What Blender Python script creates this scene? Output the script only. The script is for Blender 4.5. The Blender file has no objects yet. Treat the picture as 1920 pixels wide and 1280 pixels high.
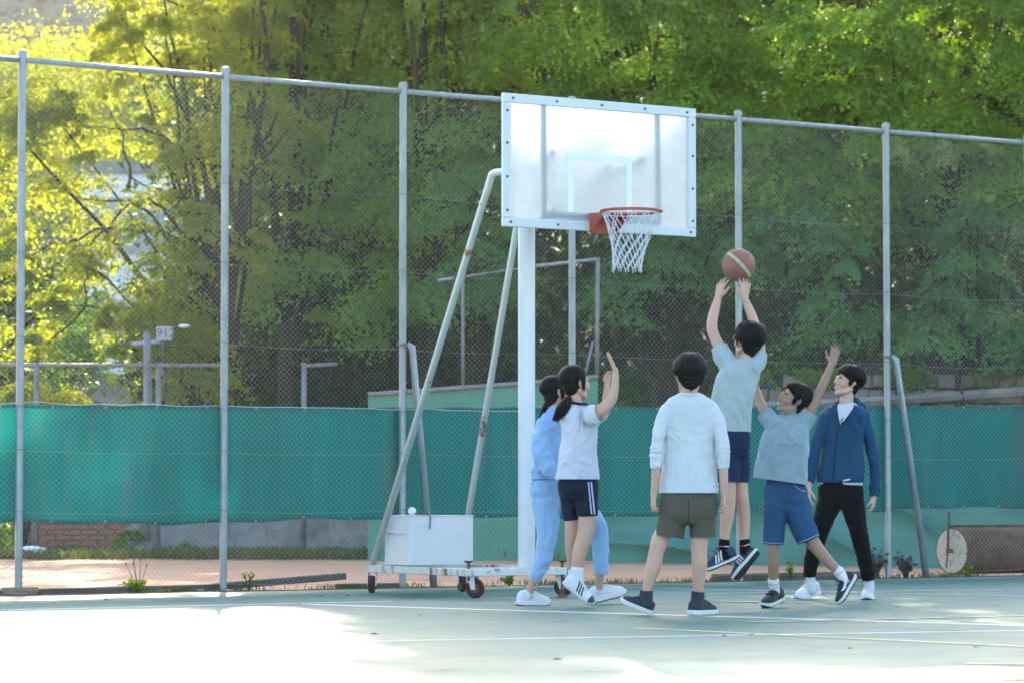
import bpy, bmesh, math, random
import numpy as np
from mathutils import Vector, Matrix, noise as mnoise

random.seed(7)
rng = np.random.default_rng(11)
SC = bpy.context.scene
COL = SC.collection
R = math.radians

# ------------------------------------------------------------------ camera, world, sun, exposure
FPX = 5800.0            # focal length in photograph pixels (1920 wide)
PITCH = math.atan(282.0 / FPX)
CAMH = 0.82
cam_d = bpy.data.cameras.new("camera")
cam = bpy.data.objects.new("camera", cam_d)
COL.objects.link(cam)
cam_d.sensor_width = 36.0
cam_d.lens = 36.0 * FPX / 1920.0
cam_d.clip_start = 0.5
cam_d.clip_end = 2000.0
cam_d.dof.use_dof = True
cam_d.dof.focus_distance = 22.6
cam_d.dof.aperture_fstop = 4.5
cam.location = (0, 0, CAMH)
cam.rotation_euler = (math.pi / 2 + PITCH, 0, 0)
SC.camera = cam

SUN_EL, SUN_AZ = R(22.5), R(-5.0)        # azimuth measured from +Y, negative to the left
w = bpy.data.worlds.new("World")
SC.world = w
w.use_nodes = True
nt = w.node_tree
nt.nodes.clear()
wo = nt.nodes.new("ShaderNodeOutputWorld")
wb = nt.nodes.new("ShaderNodeBackground")
sk = nt.nodes.new("ShaderNodeTexSky")
sk.sky_type = 'NISHITA'
sk.sun_disc = False
sk.sun_elevation = SUN_EL
sk.sun_rotation = SUN_AZ
sk.air_density = 1.0
sk.dust_density = 2.0
wb.inputs['Strength'].default_value = 0.15
nt.links.new(sk.outputs[0], wb.inputs[0])
nt.links.new(wb.outputs[0], wo.inputs[0])

sun_d = bpy.data.lights.new("sun", 'SUN')
sun_d.energy = 4.6
sun_d.angle = R(0.6)
sun_d.color = (1.0, 0.88, 0.68)
sun = bpy.data.objects.new("sun", sun_d)
COL.objects.link(sun)
to_sun = Vector((math.sin(SUN_AZ) * math.cos(SUN_EL), math.cos(SUN_AZ) * math.cos(SUN_EL), math.sin(SUN_EL)))
sun.rotation_euler = to_sun.to_track_quat('Z', 'Y').to_euler()

SC.view_settings.view_transform = 'Standard'
SC.view_settings.look = 'None'
SC.view_settings.exposure = 2.2
SC.view_settings.gamma = 1.0
SC.view_settings.use_curve_mapping = False
SC.render.engine = 'CYCLES'
SC.cycles.use_denoising = True
SC.cycles.max_bounces = 8
SC.cycles.volume_bounces = 1
SC.cycles.transparent_max_bounces = 12
SC.cycles.sample_clamp_indirect = 6.0

# ------------------------------------------------------------------ pixel <-> place helpers (used to measure the place)
CP, SP = math.cos(PITCH), math.sin(PITCH)
def ray(px, py):
    a = (px - 960.0) / FPX
    b = (640.0 - py) / FPX
    return Vector((a, CP - b * SP, SP + b * CP))
def P(px, py, Y):
    r = ray(px, py)
    k = Y / r.y
    return Vector((r.x * k, Y, CAMH + r.z * k))
def G(px, py, z=0.0):
    r = ray(px, py)
    k = (z - CAMH) / r.z
    return Vector((r.x * k, r.y * k, z))
def pxm(n, Y):           # n photograph pixels at depth Y in metres
    return n * Y / FPX

# ------------------------------------------------------------------ mesh builder
class MB:
    def __init__(s):
        s.v = []; s.f = []; s.mi = []
    def add(s, vs, fs, m=0):
        o = len(s.v)
        s.v.extend([tuple(q) for q in vs])
        for f in fs:
            s.f.append(tuple(i + o for i in f)); s.mi.append(m)
    def box(s, c, hx, hy, hz, X=Vector((1, 0, 0)), Y=Vector((0, 1, 0)), Z=Vector((0, 0, 1)), m=0, bev=0.0):
        c = Vector(c)
        if bev <= 0:
            vs = [c + X * (hx * a) + Y * (hy * b) + Z * (hz * d) for d in (-1, 1) for b in (-1, 1) for a in (-1, 1)]
            s.add(vs, [(0, 2, 3, 1), (4, 5, 7, 6), (0, 1, 5, 4), (2, 6, 7, 3), (0, 4, 6, 2), (1, 3, 7, 5)], m)
        else:
            def ringz(z, i):
                o = []
                ax, ay = hx - i, hy - i
                for (a, b) in ((-1, -1), (1, -1), (1, 1), (-1, 1)):
                    p1 = (a * (ax - bev), b * ay); p2 = (a * ax, b * (ay - bev))
                    if a * b > 0: o += [p2, p1] if a < 0 else [p2, p1]
                    else: o += [p1, p2] if a > 0 else [p1, p2]
                return [(q[0], q[1], z) for q in o]
            rs = []
            order = [(-1, -1), (1, -1), (1, 1), (-1, 1)]
            def oct_(hx_, hy_, z):
                return [(-hx_ + bev, -hy_, z), (hx_ - bev, -hy_, z), (hx_, -hy_ + bev, z), (hx_, hy_ - bev, z),
                        (hx_ - bev, hy_, z), (-hx_ + bev, hy_, z), (-hx_, hy_ - bev, z), (-hx_, -hy_ + bev, z)]
            for (i, z) in ((bev, -hz), (0, -hz + bev), (0, hz - bev), (bev, hz)):
                rs.append(oct_(hx - i, hy - i, z))
            vs = [c + X * q[0] + Y * q[1] + Z * q[2] for r_ in rs for q in r_]
            fs = []
            for k in range(3):
                for j in range(8):
                    fs.append((k * 8 + j, k * 8 + (j + 1) % 8, (k + 1) * 8 + (j + 1) % 8, (k + 1) * 8 + j))
            fs.append(tuple(range(7, -1, -1))); fs.append(tuple(range(24, 32)))
            s.add(vs, fs, m)
    def rings(s, rings, caps=True, m=0, closed=False):
        n = len(rings[0]); vs = []; fs = []
        for r_ in rings: vs += list(r_)
        K = len(rings)
        for k in range(K if closed else K - 1):
            k2 = (k + 1) % K
            for j in range(n):
                fs.append((k * n + j, k * n + (j + 1) % n, k2 * n + (j + 1) % n, k2 * n + j))
        if caps and not closed:
            fs.append(tuple(range(n - 1, -1, -1)))
            fs.append(tuple((K - 1) * n + j for j in range(n)))
        s.add(vs, fs, m)
    def tube(s, pts, rad, n=10, caps=True, m=0, flat=1.0, up=None, closed=False, round_=False):
        pts = [Vector(p) for p in pts]
        if not isinstance(rad, (list, tuple)): rad = [rad] * len(pts)
        rad = list(rad)
        if round_:
            d0 = (pts[0] - pts[1]).normalized(); d1 = (pts[-1] - pts[-2]).normalized()
            a0, a1 = rad[0], rad[-1]
            pre = [pts[0] + d0 * a0 * 0.95, pts[0] + d0 * a0 * 0.7]
            post = [pts[-1] + d1 * a1 * 0.7, pts[-1] + d1 * a1 * 0.95]
            pts = pre + pts + post
            rad = [a0 * 0.3, a0 * 0.72] + rad + [a1 * 0.72, a1 * 0.3]
        K = len(pts)
        rg = []
        u = None
        for k in range(K):
            if closed: t = pts[(k + 1) % K] - pts[k - 1]
            elif k == 0: t = pts[1] - pts[0]
            elif k == K - 1: t = pts[-1] - pts[-2]
            else: t = (pts[k + 1] - pts[k]).normalized() + (pts[k] - pts[k - 1]).normalized()
            if t.length < 1e-9: t = Vector((0, 0, 1))
            t.normalize()
            if u is None:
                u = Vector(up) if up is not None else (Vector((0, 0, 1)) if abs(t.z) < 0.9 else Vector((1, 0, 0)))
            u = u - t * u.dot(t)
            if u.length < 1e-6: u = t.orthogonal()
            u.normalize()
            b = t.cross(u)
            r_ = rad[k]
            rg.append([pts[k] + (b * math.cos(2 * math.pi * j / n) + u * (flat * math.sin(2 * math.pi * j / n))) * r_ for j in range(n)])
        s.rings(rg, caps, m, closed)
    def ell(s, c, rx, ry, rz, X=Vector((1, 0, 0)), Y=Vector((0, 1, 0)), Z=Vector((0, 0, 1)), n=16, k=10, m=0):
        c = Vector(c)
        rg = []
        for i in range(k + 1):
            th = math.pi * (i + (0.02 if i == 0 else (-0.02 if i == k else 0))) / k
            rg.append([c - Z * (rz * math.cos(th)) + X * (rx * math.sin(th) * math.cos(2 * math.pi * j / n)) + Y * (ry * math.sin(th) * math.sin(2 * math.pi * j / n)) for j in range(n)])
        s.rings(rg, True, m)
    def lathe(s, c, axis, prof, n=20, m=0, caps=True):
        axis = Vector(axis).normalized(); u = axis.orthogonal().normalized(); b = axis.cross(u); c = Vector(c)
        s.rings([[c + axis * h + (u * math.cos(2 * math.pi * j / n) + b * math.sin(2 * math.pi * j / n)) * r_ for j in range(n)] for (h, r_) in prof], caps, m)
    def grid(s, fn, nu, nv, m=0):
        vs = [fn(i / nu, j / nv) for j in range(nv + 1) for i in range(nu + 1)]
        fs = [(j * (nu + 1) + i, j * (nu + 1) + i + 1, (j + 1) * (nu + 1) + i + 1, (j + 1) * (nu + 1) + i) for j in range(nv) for i in range(nu)]
        s.add(vs, fs, m)
    def mesh(s, name, mats, smooth=True):
        me = bpy.data.meshes.new(name)
        me.from_pydata(s.v, [], s.f)
        if not isinstance(mats, (list, tuple)): mats = [mats]
        for q in mats: me.materials.append(q)
        if len(mats) > 1: me.polygons.foreach_set('material_index', s.mi)
        me.polygons.foreach_set('use_smooth', [smooth] * len(s.f))
        me.update()
        return me
    def build(s, name, mats, parent=None, smooth=False, **kw):
        o = bpy.data.objects.new(name, s.mesh(name, mats, smooth))
        COL.objects.link(o)
        if parent is not None: o.parent = parent
        if smooth == 'auto':
            auto_smooth(o.data)
        tag(o, **kw)
        return o

def auto_smooth(me, ang=40):
    bm = bmesh.new(); bm.from_mesh(me)
    for f in bm.faces: f.smooth = True
    c = R(ang)
    for e in bm.edges:
        if len(e.link_faces) == 2: e.smooth = e.calc_face_angle(3.2) < c
    bm.to_mesh(me); bm.free()

def tag(o, label=None, cat=None, group=None, kind=None):
    if label: o['label'] = label
    if cat: o['category'] = cat
    if group: o['group'] = group
    if kind: o['kind'] = kind
    return o
def thing(name, label, cat, group=None, kind=None):
    o = bpy.data.objects.new(name, None)
    COL.objects.link(o)
    o.empty_display_size = 0.2
    tag(o, label, cat, group, kind)
    return o
def copy_tree(o, delta=None, parent=None):
    c = o.copy(); COL.objects.link(c)
    if parent is not None: c.parent = parent
    for ch in list(o.children): copy_tree(ch, None, c)
    if delta is not None: c.location = c.location + Vector(delta)
    return c

def np_mesh(name, V, F, mats, smooth=False, mi=None):
    """fast mesh from arrays: V (n,3), F (m,k) with constant k"""
    me = bpy.data.meshes.new(name)
    V = np.ascontiguousarray(V, dtype=np.float32); F = np.ascontiguousarray(F, dtype=np.int32)
    m, k = F.shape
    me.vertices.add(len(V)); me.vertices.foreach_set('co', V.ravel())
    me.loops.add(m * k); me.loops.foreach_set('vertex_index', F.ravel())
    me.polygons.add(m)
    me.polygons.foreach_set('loop_start', np.arange(0, m * k, k, dtype=np.int32))
    me.polygons.foreach_set('loop_total', np.full(m, k, dtype=np.int32))
    if smooth: me.polygons.foreach_set('use_smooth', np.ones(m, dtype=bool))
    for q in (mats if isinstance(mats, (list, tuple)) else [mats]): me.materials.append(q)
    if mi is not None: me.polygons.foreach_set('material_index', np.ascontiguousarray(mi, dtype=np.int32))
    me.update(calc_edges=True)
    return me
def np_obj(name, V, F, mats, parent=None, smooth=False, mi=None, **kw):
    o = bpy.data.objects.new(name, np_mesh(name, V, F, mats, smooth, mi))
    COL.objects.link(o)
    if parent is not None: o.parent = parent
    tag(o, **kw)
    return o

# ------------------------------------------------------------------ materials
def mat(name, col, rough=0.6, var=0.15, scale=8.0, bump=0.0, bscale=60.0, metal=0.0, spec=0.5, col2=None, thr=(0.5, 0.62),
        nscale=3.0, streak=None, island=0.0, trans=0.0, sss=0.0, sheen=0.0, bdist=0.004, detail=5.0, rvar=0.0):
    """principled material: base colour varied by noise, optional second colour (dirt, rust) in patches, optional fine relief"""
    m = bpy.data.materials.new(name); m.use_nodes = True
    N = m.node_tree.nodes; L = m.node_tree.links
    N.clear()
    out = N.new('ShaderNodeOutputMaterial'); b = N.new('ShaderNodeBsdfPrincipled')
    L.new(b.outputs[0], out.inputs[0])
    b.inputs['Roughness'].default_value = rough
    b.inputs['Metallic'].default_value = metal
    b.inputs['Specular IOR Level'].default_value = spec
    tc = N.new('ShaderNodeTexCoord')
    src = tc.outputs['Object']
    mp = N.new('ShaderNodeMapping'); L.new(src, mp.inputs[0])
    if streak: mp.inputs['Scale'].default_value = streak
    nz = N.new('ShaderNodeTexNoise'); nz.inputs['Scale'].default_value = scale; nz.inputs['Detail'].default_value = detail
    nz.inputs['Roughness'].default_value = 0.6
    L.new(mp.outputs[0], nz.inputs[0])
    mix = N.new('ShaderNodeMix'); mix.data_type = 'RGBA'
    c = Vector(col[:3])
    mix.inputs[6].default_value = (*(c * (1 - var)), 1)
    mix.inputs[7].default_value = (*(c * (1 + var)), 1)
    rr = N.new('ShaderNodeMapRange'); rr.inputs[1].default_value = 0.3; rr.inputs[2].default_value = 0.7
    L.new(nz.outputs[0], rr.inputs[0]); L.new(rr.outputs[0], mix.inputs[0])
    cur = mix.outputs[2]
    if island > 0:
        gi = N.new('ShaderNodeNewGeometry'); hs = N.new('ShaderNodeHueSaturation')
        mr = N.new('ShaderNodeMapRange'); mr.inputs[3].default_value = 1 - island; mr.inputs[4].default_value = 1 + island
        L.new(gi.outputs['Random Per Island'], mr.inputs[0]); L.new(mr.outputs[0], hs.inputs['Value']); L.new(cur, hs.inputs['Color'])
        cur = hs.outputs[0]
    if col2 is not None:
        n2 = N.new('ShaderNodeTexNoise'); n2.inputs['Scale'].default_value = nscale; n2.inputs['Detail'].default_value = 8.0
        n2.inputs['Roughness'].default_value = 0.68
        L.new(mp.outputs[0], n2.inputs[0])
        r2 = N.new('ShaderNodeMapRange'); r2.inputs[1].default_value = thr[0]; r2.inputs[2].default_value = thr[1]
        L.new(n2.outputs[0], r2.inputs[0])
        mx2 = N.new('ShaderNodeMix'); mx2.data_type = 'RGBA'
        L.new(r2.outputs[0], mx2.inputs[0]); L.new(cur, mx2.inputs[6]); mx2.inputs[7].default_value = (*col2[:3], 1)
        cur = mx2.outputs[2]
    L.new(cur, b.inputs['Base Color'])
    if rvar:
        r3 = N.new('ShaderNodeMapRange'); r3.inputs[1].default_value = 0.3; r3.inputs[2].default_value = 0.7
        r3.inputs[3].default_value = rough - rvar; r3.inputs[4].default_value = rough + rvar
        L.new(nz.outputs[0], r3.inputs[0]); L.new(r3.outputs[0], b.inputs['Roughness'])
    if bump > 0:
        n3 = N.new('ShaderNodeTexNoise'); n3.inputs['Scale'].default_value = bscale; n3.inputs['Detail'].default_value = 4.0
        L.new(src, n3.inputs[0])
        bp = N.new('ShaderNodeBump'); bp.inputs['Strength'].default_value = bump; bp.inputs['Distance'].default_value = bdist
        L.new(n3.outputs[0], bp.inputs['Height']); L.new(bp.outputs[0], b.inputs['Normal'])
    if sss > 0:
        b.inputs['Subsurface Weight'].default_value = sss
        b.inputs['Subsurface Radius'].default_value = (0.012, 0.005, 0.003)
        b.inputs['Subsurface Scale'].default_value = 1.0
    if sheen > 0:
        b.inputs['Sheen Weight'].default_value = sheen
        b.inputs['Sheen Roughness'].default_value = 0.5
    if trans > 0:
        tr = N.new('ShaderNodeBsdfTranslucent'); L.new(cur, tr.inputs[0])
        ms = N.new('ShaderNodeMixShader'); ms.inputs[0].default_value = trans
        L.new(b.outputs[0], ms.inputs[1]); L.new(tr.outputs[0], ms.inputs[2]); L.new(ms.outputs[0], out.inputs[0])
    return m

def leafmat(name, c_dark, c_light, trans=0.45, c_trans=None, clump=0.9):
    """leaves: hue differs leaf by leaf and clump by clump; light passes through them"""
    m = bpy.data.materials.new(name); m.use_nodes = True
    N = m.node_tree.nodes; L = m.node_tree.links; N.clear()
    out = N.new('ShaderNodeOutputMaterial'); b = N.new('ShaderNodeBsdfPrincipled')
    b.inputs['Roughness'].default_value = 0.62; b.inputs['Specular IOR Level'].default_value = 0.25
    gi = N.new('ShaderNodeNewGeometry'); tc = N.new('ShaderNodeTexCoord')
    nz = N.new('ShaderNodeTexNoise'); nz.inputs['Scale'].default_value = clump; nz.inputs['Detail'].default_value = 3.0
    L.new(tc.outputs['Object'], nz.inputs[0])
    mr = N.new('ShaderNodeMapRange'); mr.inputs[1].default_value = 0.32; mr.inputs[2].default_value = 0.68
    L.new(nz.outputs[0], mr.inputs[0])
    ad = N.new('ShaderNodeMath'); ad.operation = 'MULTIPLY_ADD'; ad.inputs[1].default_value = 0.55; 
    m2 = N.new('ShaderNodeMath'); m2.operation = 'MULTIPLY'; m2.inputs[1].default_value = 0.5
    L.new(mr.outputs[0], m2.inputs[0]); L.new(gi.outputs['Random Per Island'], ad.inputs[0]); L.new(m2.outputs[0], ad.inputs[2])
    mix = N.new('ShaderNodeMix'); mix.data_type = 'RGBA'
    L.new(ad.outputs[0], mix.inputs[0]); mix.inputs[6].default_value = (*c_dark, 1); mix.inputs[7].default_value = (*c_light, 1)
    L.new(mix.outputs[2], b.inputs['Base Color'])
    tr = N.new('ShaderNodeBsdfTranslucent')
    g = N.new('ShaderNodeMix'); g.data_type = 'RGBA'; g.blend_type = 'MULTIPLY'; g.inputs[0].default_value = 1.0
    L.new(mix.outputs[2], g.inputs[6]); g.inputs[7].default_value = (*(c_trans or (1.5, 1.35, 0.5)), 1)
    L.new(g.outputs[2], tr.inputs[0])
    ms = N.new('ShaderNodeMixShader'); ms.inputs[0].default_value = trans
    L.new(b.outputs[0], ms.inputs[1]); L.new(tr.outputs[0], ms.inputs[2]); L.new(ms.outputs[0], out.inputs[0])
    return m

M = {}
M['galv'] = mat('galvanised_steel', (0.285, 0.31, 0.325), 0.42, 0.18, 14, metal=0.35, col2=(0.30, 0.24, 0.19), thr=(0.66, 0.8), nscale=5, bump=0.1, streak=(1, 1, 0.35))
M['galv_dull'] = mat('weathered_steel', (0.22, 0.22, 0.23), 0.6, 0.25, 10, metal=0.2, col2=(0.16, 0.11, 0.08), thr=(0.5, 0.7), nscale=4)
M['wire'] = mat('chain_link_wire', (0.26, 0.305, 0.295), 0.5, 0.12, 4, metal=0.1)
M['wire_far'] = mat('far_fence_wire', (0.20, 0.22, 0.24), 0.6, 0.1, 4)
M['white_paint'] = mat('white_painted_steel', (0.62, 0.64, 0.65), 0.38, 0.05, 6, col2=(0.36, 0.20, 0.10), thr=(0.68, 0.76), nscale=5, bump=0.12, bscale=25, rvar=0.08)
M['white_post'] = mat('white_post_paint', (0.63, 0.65, 0.67), 0.33, 0.04, 5, col2=(0.55, 0.50, 0.42), thr=(0.66, 0.8), nscale=3, bump=0.08, bscale=14)
M['rust'] = mat('rusty_steel', (0.16, 0.075, 0.04), 0.85, 0.35, 18, bump=0.5, bscale=70, col2=(0.07, 0.045, 0.035), thr=(0.5, 0.62), nscale=6)
M['rusty_white'] = mat('rust_stained_white_paint', (0.67, 0.68, 0.66), 0.5, 0.06, 8, col2=(0.27, 0.12, 0.04), thr=(0.60, 0.67), nscale=6, bump=0.25, bscale=40)
M['castor_rubber'] = mat('dark_red_castor_rubber', (0.045, 0.018, 0.018), 0.7, 0.3, 30, bump=0.2)
M['orange_paint'] = mat('orange_red_rim_paint', (0.46, 0.075, 0.04), 0.5, 0.12, 20, col2=(0.20, 0.05, 0.03), thr=(0.6, 0.7), nscale=12)
M['net_cord'] = mat('white_net_cord', (0.64, 0.65, 0.69), 0.8, 0.05, 30)
M['bolt'] = mat('dark_bolt_steel', (0.10, 0.08, 0.07), 0.6, 0.2, 20)
M['board_line'] = mat('white_board_marking', (0.80, 0.82, 0.84), 0.5, 0.03, 10)
M['old_wood'] = mat('weathered_timber', (0.10, 0.085, 0.075), 0.85, 0.35, 7, streak=(1, 9, 9), bump=0.6, bscale=50, bdist=0.01)
M['wood_block'] = mat('pale_timber_block', (0.24, 0.18, 0.12), 0.85, 0.25, 7, streak=(1, 9, 9), bump=0.4)
M['bark'] = mat('grey_brown_bark', (0.050, 0.041, 0.022), 0.9, 0.35, 12, streak=(1, 1, 0.3), bump=0.7, bscale=25, bdist=0.02)
M['bark_pale'] = mat('pale_bark', (0.12, 0.10, 0.085), 0.9, 0.3, 12, streak=(1, 1, 0.3), bump=0.6, bscale=25, bdist=0.02)
M['brick'] = mat('red_brick', (0.30, 0.135, 0.085), 0.85, 0.2, 30, bump=0.4, bscale=90)
M['mortar'] = mat('brick_mortar', (0.30, 0.27, 0.24), 0.9, 0.15, 20, bump=0.4)
M['concrete'] = mat('stained_concrete', (0.25, 0.25, 0.24), 0.85, 0.22, 3.0, col2=(0.15, 0.145, 0.13), thr=(0.5, 0.66), nscale=2.2, bump=0.35, bscale=30)
M['stone'] = mat('grey_retaining_stone', (0.235, 0.21, 0.185), 0.88, 0.25, 6, bump=0.5, bscale=30, col2=(0.10, 0.10, 0.075), thr=(0.50, 0.66), nscale=4, bdist=0.01)
M['stone_joint'] = mat('dark_stone_joint', (0.07, 0.062, 0.052), 0.95, 0.2, 10)
M['mint_paint'] = mat('mint_painted_wall', (0.075, 0.245, 0.165), 0.7, 0.14, 2.2, col2=(0.14, 0.27, 0.21), thr=(0.55, 0.7), nscale=3, bump=0.15, bscale=20)
M['mint_tarp'] = mat('mint_tarpaulin', (0.07, 0.26, 0.21), 0.6, 0.12, 1.8, trans=0.25, bump=0.2, bscale=8, bdist=0.02)
M['soil'] = mat('dry_soil', (0.13, 0.10, 0.075), 0.95, 0.3, 6, bump=0.7, bscale=25, bdist=0.02)
M['kerb'] = mat('dark_kerb_edge', (0.075, 0.075, 0.07), 0.9, 0.3, 9, bump=0.5, bscale=40)
M['yellow_line'] = mat('faded_yellow_court_line', (0.58, 0.54, 0.27), 0.55, 0.12, 9, col2=(0.16, 0.23, 0.18), thr=(0.52, 0.66), nscale=5)
M['white_line'] = mat('worn_white_court_line', (0.56, 0.61, 0.62), 0.5, 0.08, 9, col2=(0.16, 0.25, 0.22), thr=(0.54, 0.66), nscale=5)
M['clay_line'] = mat('chalk_line_on_clay', (0.48, 0.38, 0.32), 0.9, 0.1, 9)
M['pale_render'] = mat('pale_rendered_wall', (0.78, 0.79, 0.80), 0.8, 0.05, 2)
M['win_glass'] = mat('dark_window_glass', (0.10, 0.16, 0.19), 0.12, 0.1, 3, spec=0.8)
M['sign_white'] = mat('white_sign_panel', (0.34, 0.36, 0.38), 0.5, 0.04, 4)
M['sign_ink'] = mat('grey_sign_lettering', (0.13, 0.14, 0.16), 0.6, 0.05, 4)
M['dead_leaf'] = mat('dry_fallen_leaf', (0.14, 0.075, 0.04), 0.8, 0.3, 20, island=0.4)
M['dead_twig'] = mat('dead_brown_stems', (0.085, 0.065, 0.055), 0.9, 0.3, 20)

M['rust_streaked'] = mat('rust_streaked_white_paint', (0.58, 0.58, 0.55), 0.55, 0.08, 8, col2=(0.20, 0.085, 0.03), thr=(0.52, 0.60), nscale=5, streak=(2.2, 2.2, 0.5), bump=0.25, bscale=40)
M['cream_rust'] = mat('cream_paint_flaking_to_rust', (0.50, 0.45, 0.36), 0.7, 0.12, 9, col2=(0.20, 0.11, 0.06), thr=(0.54, 0.64), nscale=20, bump=0.4, bscale=50)
def fabric_net(name):
    m = mat(name, (0.0, 0.150, 0.136), 0.75, 0.18, 1.6, col2=(0.085, 0.17, 0.155), thr=(0.55, 0.72), nscale=1.0, streak=(2.6, 2.6, 0.28), trans=0.30, bump=0.25, bscale=220, bdist=0.002, detail=7)
    return m
M['windscreen'] = fabric_net('teal_windscreen_fabric')

# hazy, scratched acrylic: partly clear, mostly milky, so light falling on its back glows through
def acrylic():
    m = bpy.data.materials.new('milky_acrylic'); m.use_nodes = True
    N = m.node_tree.nodes; L = m.node_tree.links; N.clear()
    out = N.new('ShaderNodeOutputMaterial')
    tc = N.new('ShaderNodeTexCoord')
    nz = N.new('ShaderNodeTexNoise'); nz.inputs['Scale'].default_value = 3.5; nz.inputs['Detail'].default_value = 7.0; nz.inputs['Roughness'].default_value = 0.62
    L.new(tc.outputs['Object'], nz.inputs[0])
    df = N.new('ShaderNodeBsdfDiffuse'); df.inputs[0].default_value = (0.60, 0.66, 0.70, 1)
    tl = N.new('ShaderNodeBsdfTranslucent'); tl.inputs[0].default_value = (0.66, 0.69, 0.70, 1)
    a = N.new('ShaderNodeMixShader'); a.inputs[0].default_value = 0.55
    L.new(df.outputs[0], a.inputs[1]); L.new(tl.outputs[0], a.inputs[2])
    tp = N.new('ShaderNodeBsdfTransparent'); tp.inputs[0].default_value = (0.93, 0.96, 0.97, 1)
    mr = N.new('ShaderNodeMapRange'); mr.inputs[1].default_value = 0.3; mr.inputs[2].default_value = 0.7; mr.inputs[3].default_value = 0.42; mr.inputs[4].default_value = 0.16
    L.new(nz.outputs[0], mr.inputs[0])
    bmx = N.new('ShaderNodeMixShader'); L.new(mr.outputs[0], bmx.inputs[0])
    L.new(a.outputs[0], bmx.inputs[1]); L.new(tp.outputs[0], bmx.inputs[2])
    gl = N.new('ShaderNodeBsdfGlossy'); gl.inputs['Roughness'].default_value = 0.12
    fr = N.new('ShaderNodeFresnel'); fr.inputs[0].default_value = 1.45
    c = N.new('ShaderNodeMixShader'); L.new(fr.outputs[0], c.inputs[0]); L.new(bmx.outputs[0], c.inputs[1]); L.new(gl.outputs[0], c.inputs[2])
    L.new(c.outputs[0], out.inputs[0])
    return m
M['acrylic'] = acrylic()

def court_mat():
    m = bpy.data.materials.new('worn_green_court_paint'); m.use_nodes = True
    N = m.node_tree.nodes; L = m.node_tree.links; N.clear()
    out = N.new('ShaderNodeOutputMaterial'); b = N.new('ShaderNodeBsdfPrincipled'); L.new(b.outputs[0], out.inputs[0])
    tc = N.new('ShaderNodeTexCoord')
    def nz(s, d, r=0.6, sc=None):
        n = N.new('ShaderNodeTexNoise'); n.inputs['Scale'].default_value = s; n.inputs['Detail'].default_value = d; n.inputs['Roughness'].default_value = r
        if sc:
            mp = N.new('ShaderNodeMapping'); mp.inputs['Scale'].default_value = sc; L.new(tc.outputs['Object'], mp.inputs[0]); L.new(mp.outputs[0], n.inputs[0])
        else: L.new(tc.outputs['Object'], n.inputs[0])
        return n
    def ramp(n, lo, hi):
        r_ = N.new('ShaderNodeMapRange'); r_.inputs[1].default_value = lo; r_.inputs[2].default_value = hi; L.new(n.outputs[0], r_.inputs[0]); return r_
    def mixc(fac, a, c):
        x = N.new('ShaderNodeMix'); x.data_type = 'RGBA'; L.new(fac.outputs[0], x.inputs[0])
        if isinstance(a, tuple): x.inputs[6].default_value = (*a, 1)
        else: L.new(a.outputs[2], x.inputs[6])
        x.inputs[7].default_value = (*c, 1)
        return x
    big = ramp(nz(0.55, 5), 0.35, 0.65)
    x = mixc(big, (0.062, 0.160, 0.128), (0.098, 0.205, 0.174))
    x = mixc(ramp(nz(1.6, 8, 0.7), 0.56, 0.74), x, (0.14, 0.23, 0.21))
    x = mixc(ramp(nz(2.2, 6, 0.65), 0.60, 0.70), x, (0.05, 0.115, 0.093))
    x = mixc(ramp(nz(22, 6, 0.7), 0.62, 0.75), x, (0.15, 0.20, 0.185))
    x = mixc(ramp(nz(3.0, 8, 0.75, (0.5, 2.5, 1)), 0.57, 0.66), x, (0.145, 0.22, 0.20))
    x = mixc(ramp(nz(5.0, 8, 0.75, (2.5, 0.6, 1)), 0.60, 0.68), x, (0.045, 0.10, 0.082))
    L.new(x.outputs[2], b.inputs['Base Color'])
    rr = N.new('ShaderNodeMapRange'); n2 = nz(1.1, 6); L.new(n2.outputs[0], rr.inputs[0])
    rr.inputs[1].default_value = 0.3; rr.inputs[2].default_value = 0.7; rr.inputs[3].default_value = 0.42; rr.inputs[4].default_value = 0.62
    L.new(rr.outputs[0], b.inputs['Roughness'])
    b.inputs['Specular IOR Level'].default_value = 0.28
    bp = N.new('ShaderNodeBump'); bp.inputs['Strength'].default_value = 0.25; bp.inputs['Distance'].default_value = 0.003
    n3 = nz(180, 4); L.new(n3.outputs[0], bp.inputs['Height']); L.new(bp.outputs[0], b.inputs['Normal'])
    return m
M['court'] = court_mat()
M['clay'] = mat('orange_clay', (0.58, 0.30, 0.165), 0.95, 0.12, 1.4, col2=(0.58, 0.35, 0.215), thr=(0.5, 0.7), nscale=2.5, bump=0.4, bscale=30, streak=(0.6, 1.4, 1))
M['earth'] = mat('wooded_ground', (0.05, 0.045, 0.03), 0.95, 0.3, 1.5, bump=0.8, bscale=6, bdist=0.08, col2=(0.035, 0.06, 0.02), thr=(0.45, 0.6), nscale=2)
M['far_hill'] = mat('far_wooded_hillside', (0.09, 0.105, 0.075), 0.95, 0.5, 0.16, bump=1.0, bscale=0.5, bdist=2.0, col2=(0.03, 0.04, 0.025), thr=(0.45, 0.6), nscale=0.3)  # base colour paled in place of thicker haze over the hill

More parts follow.
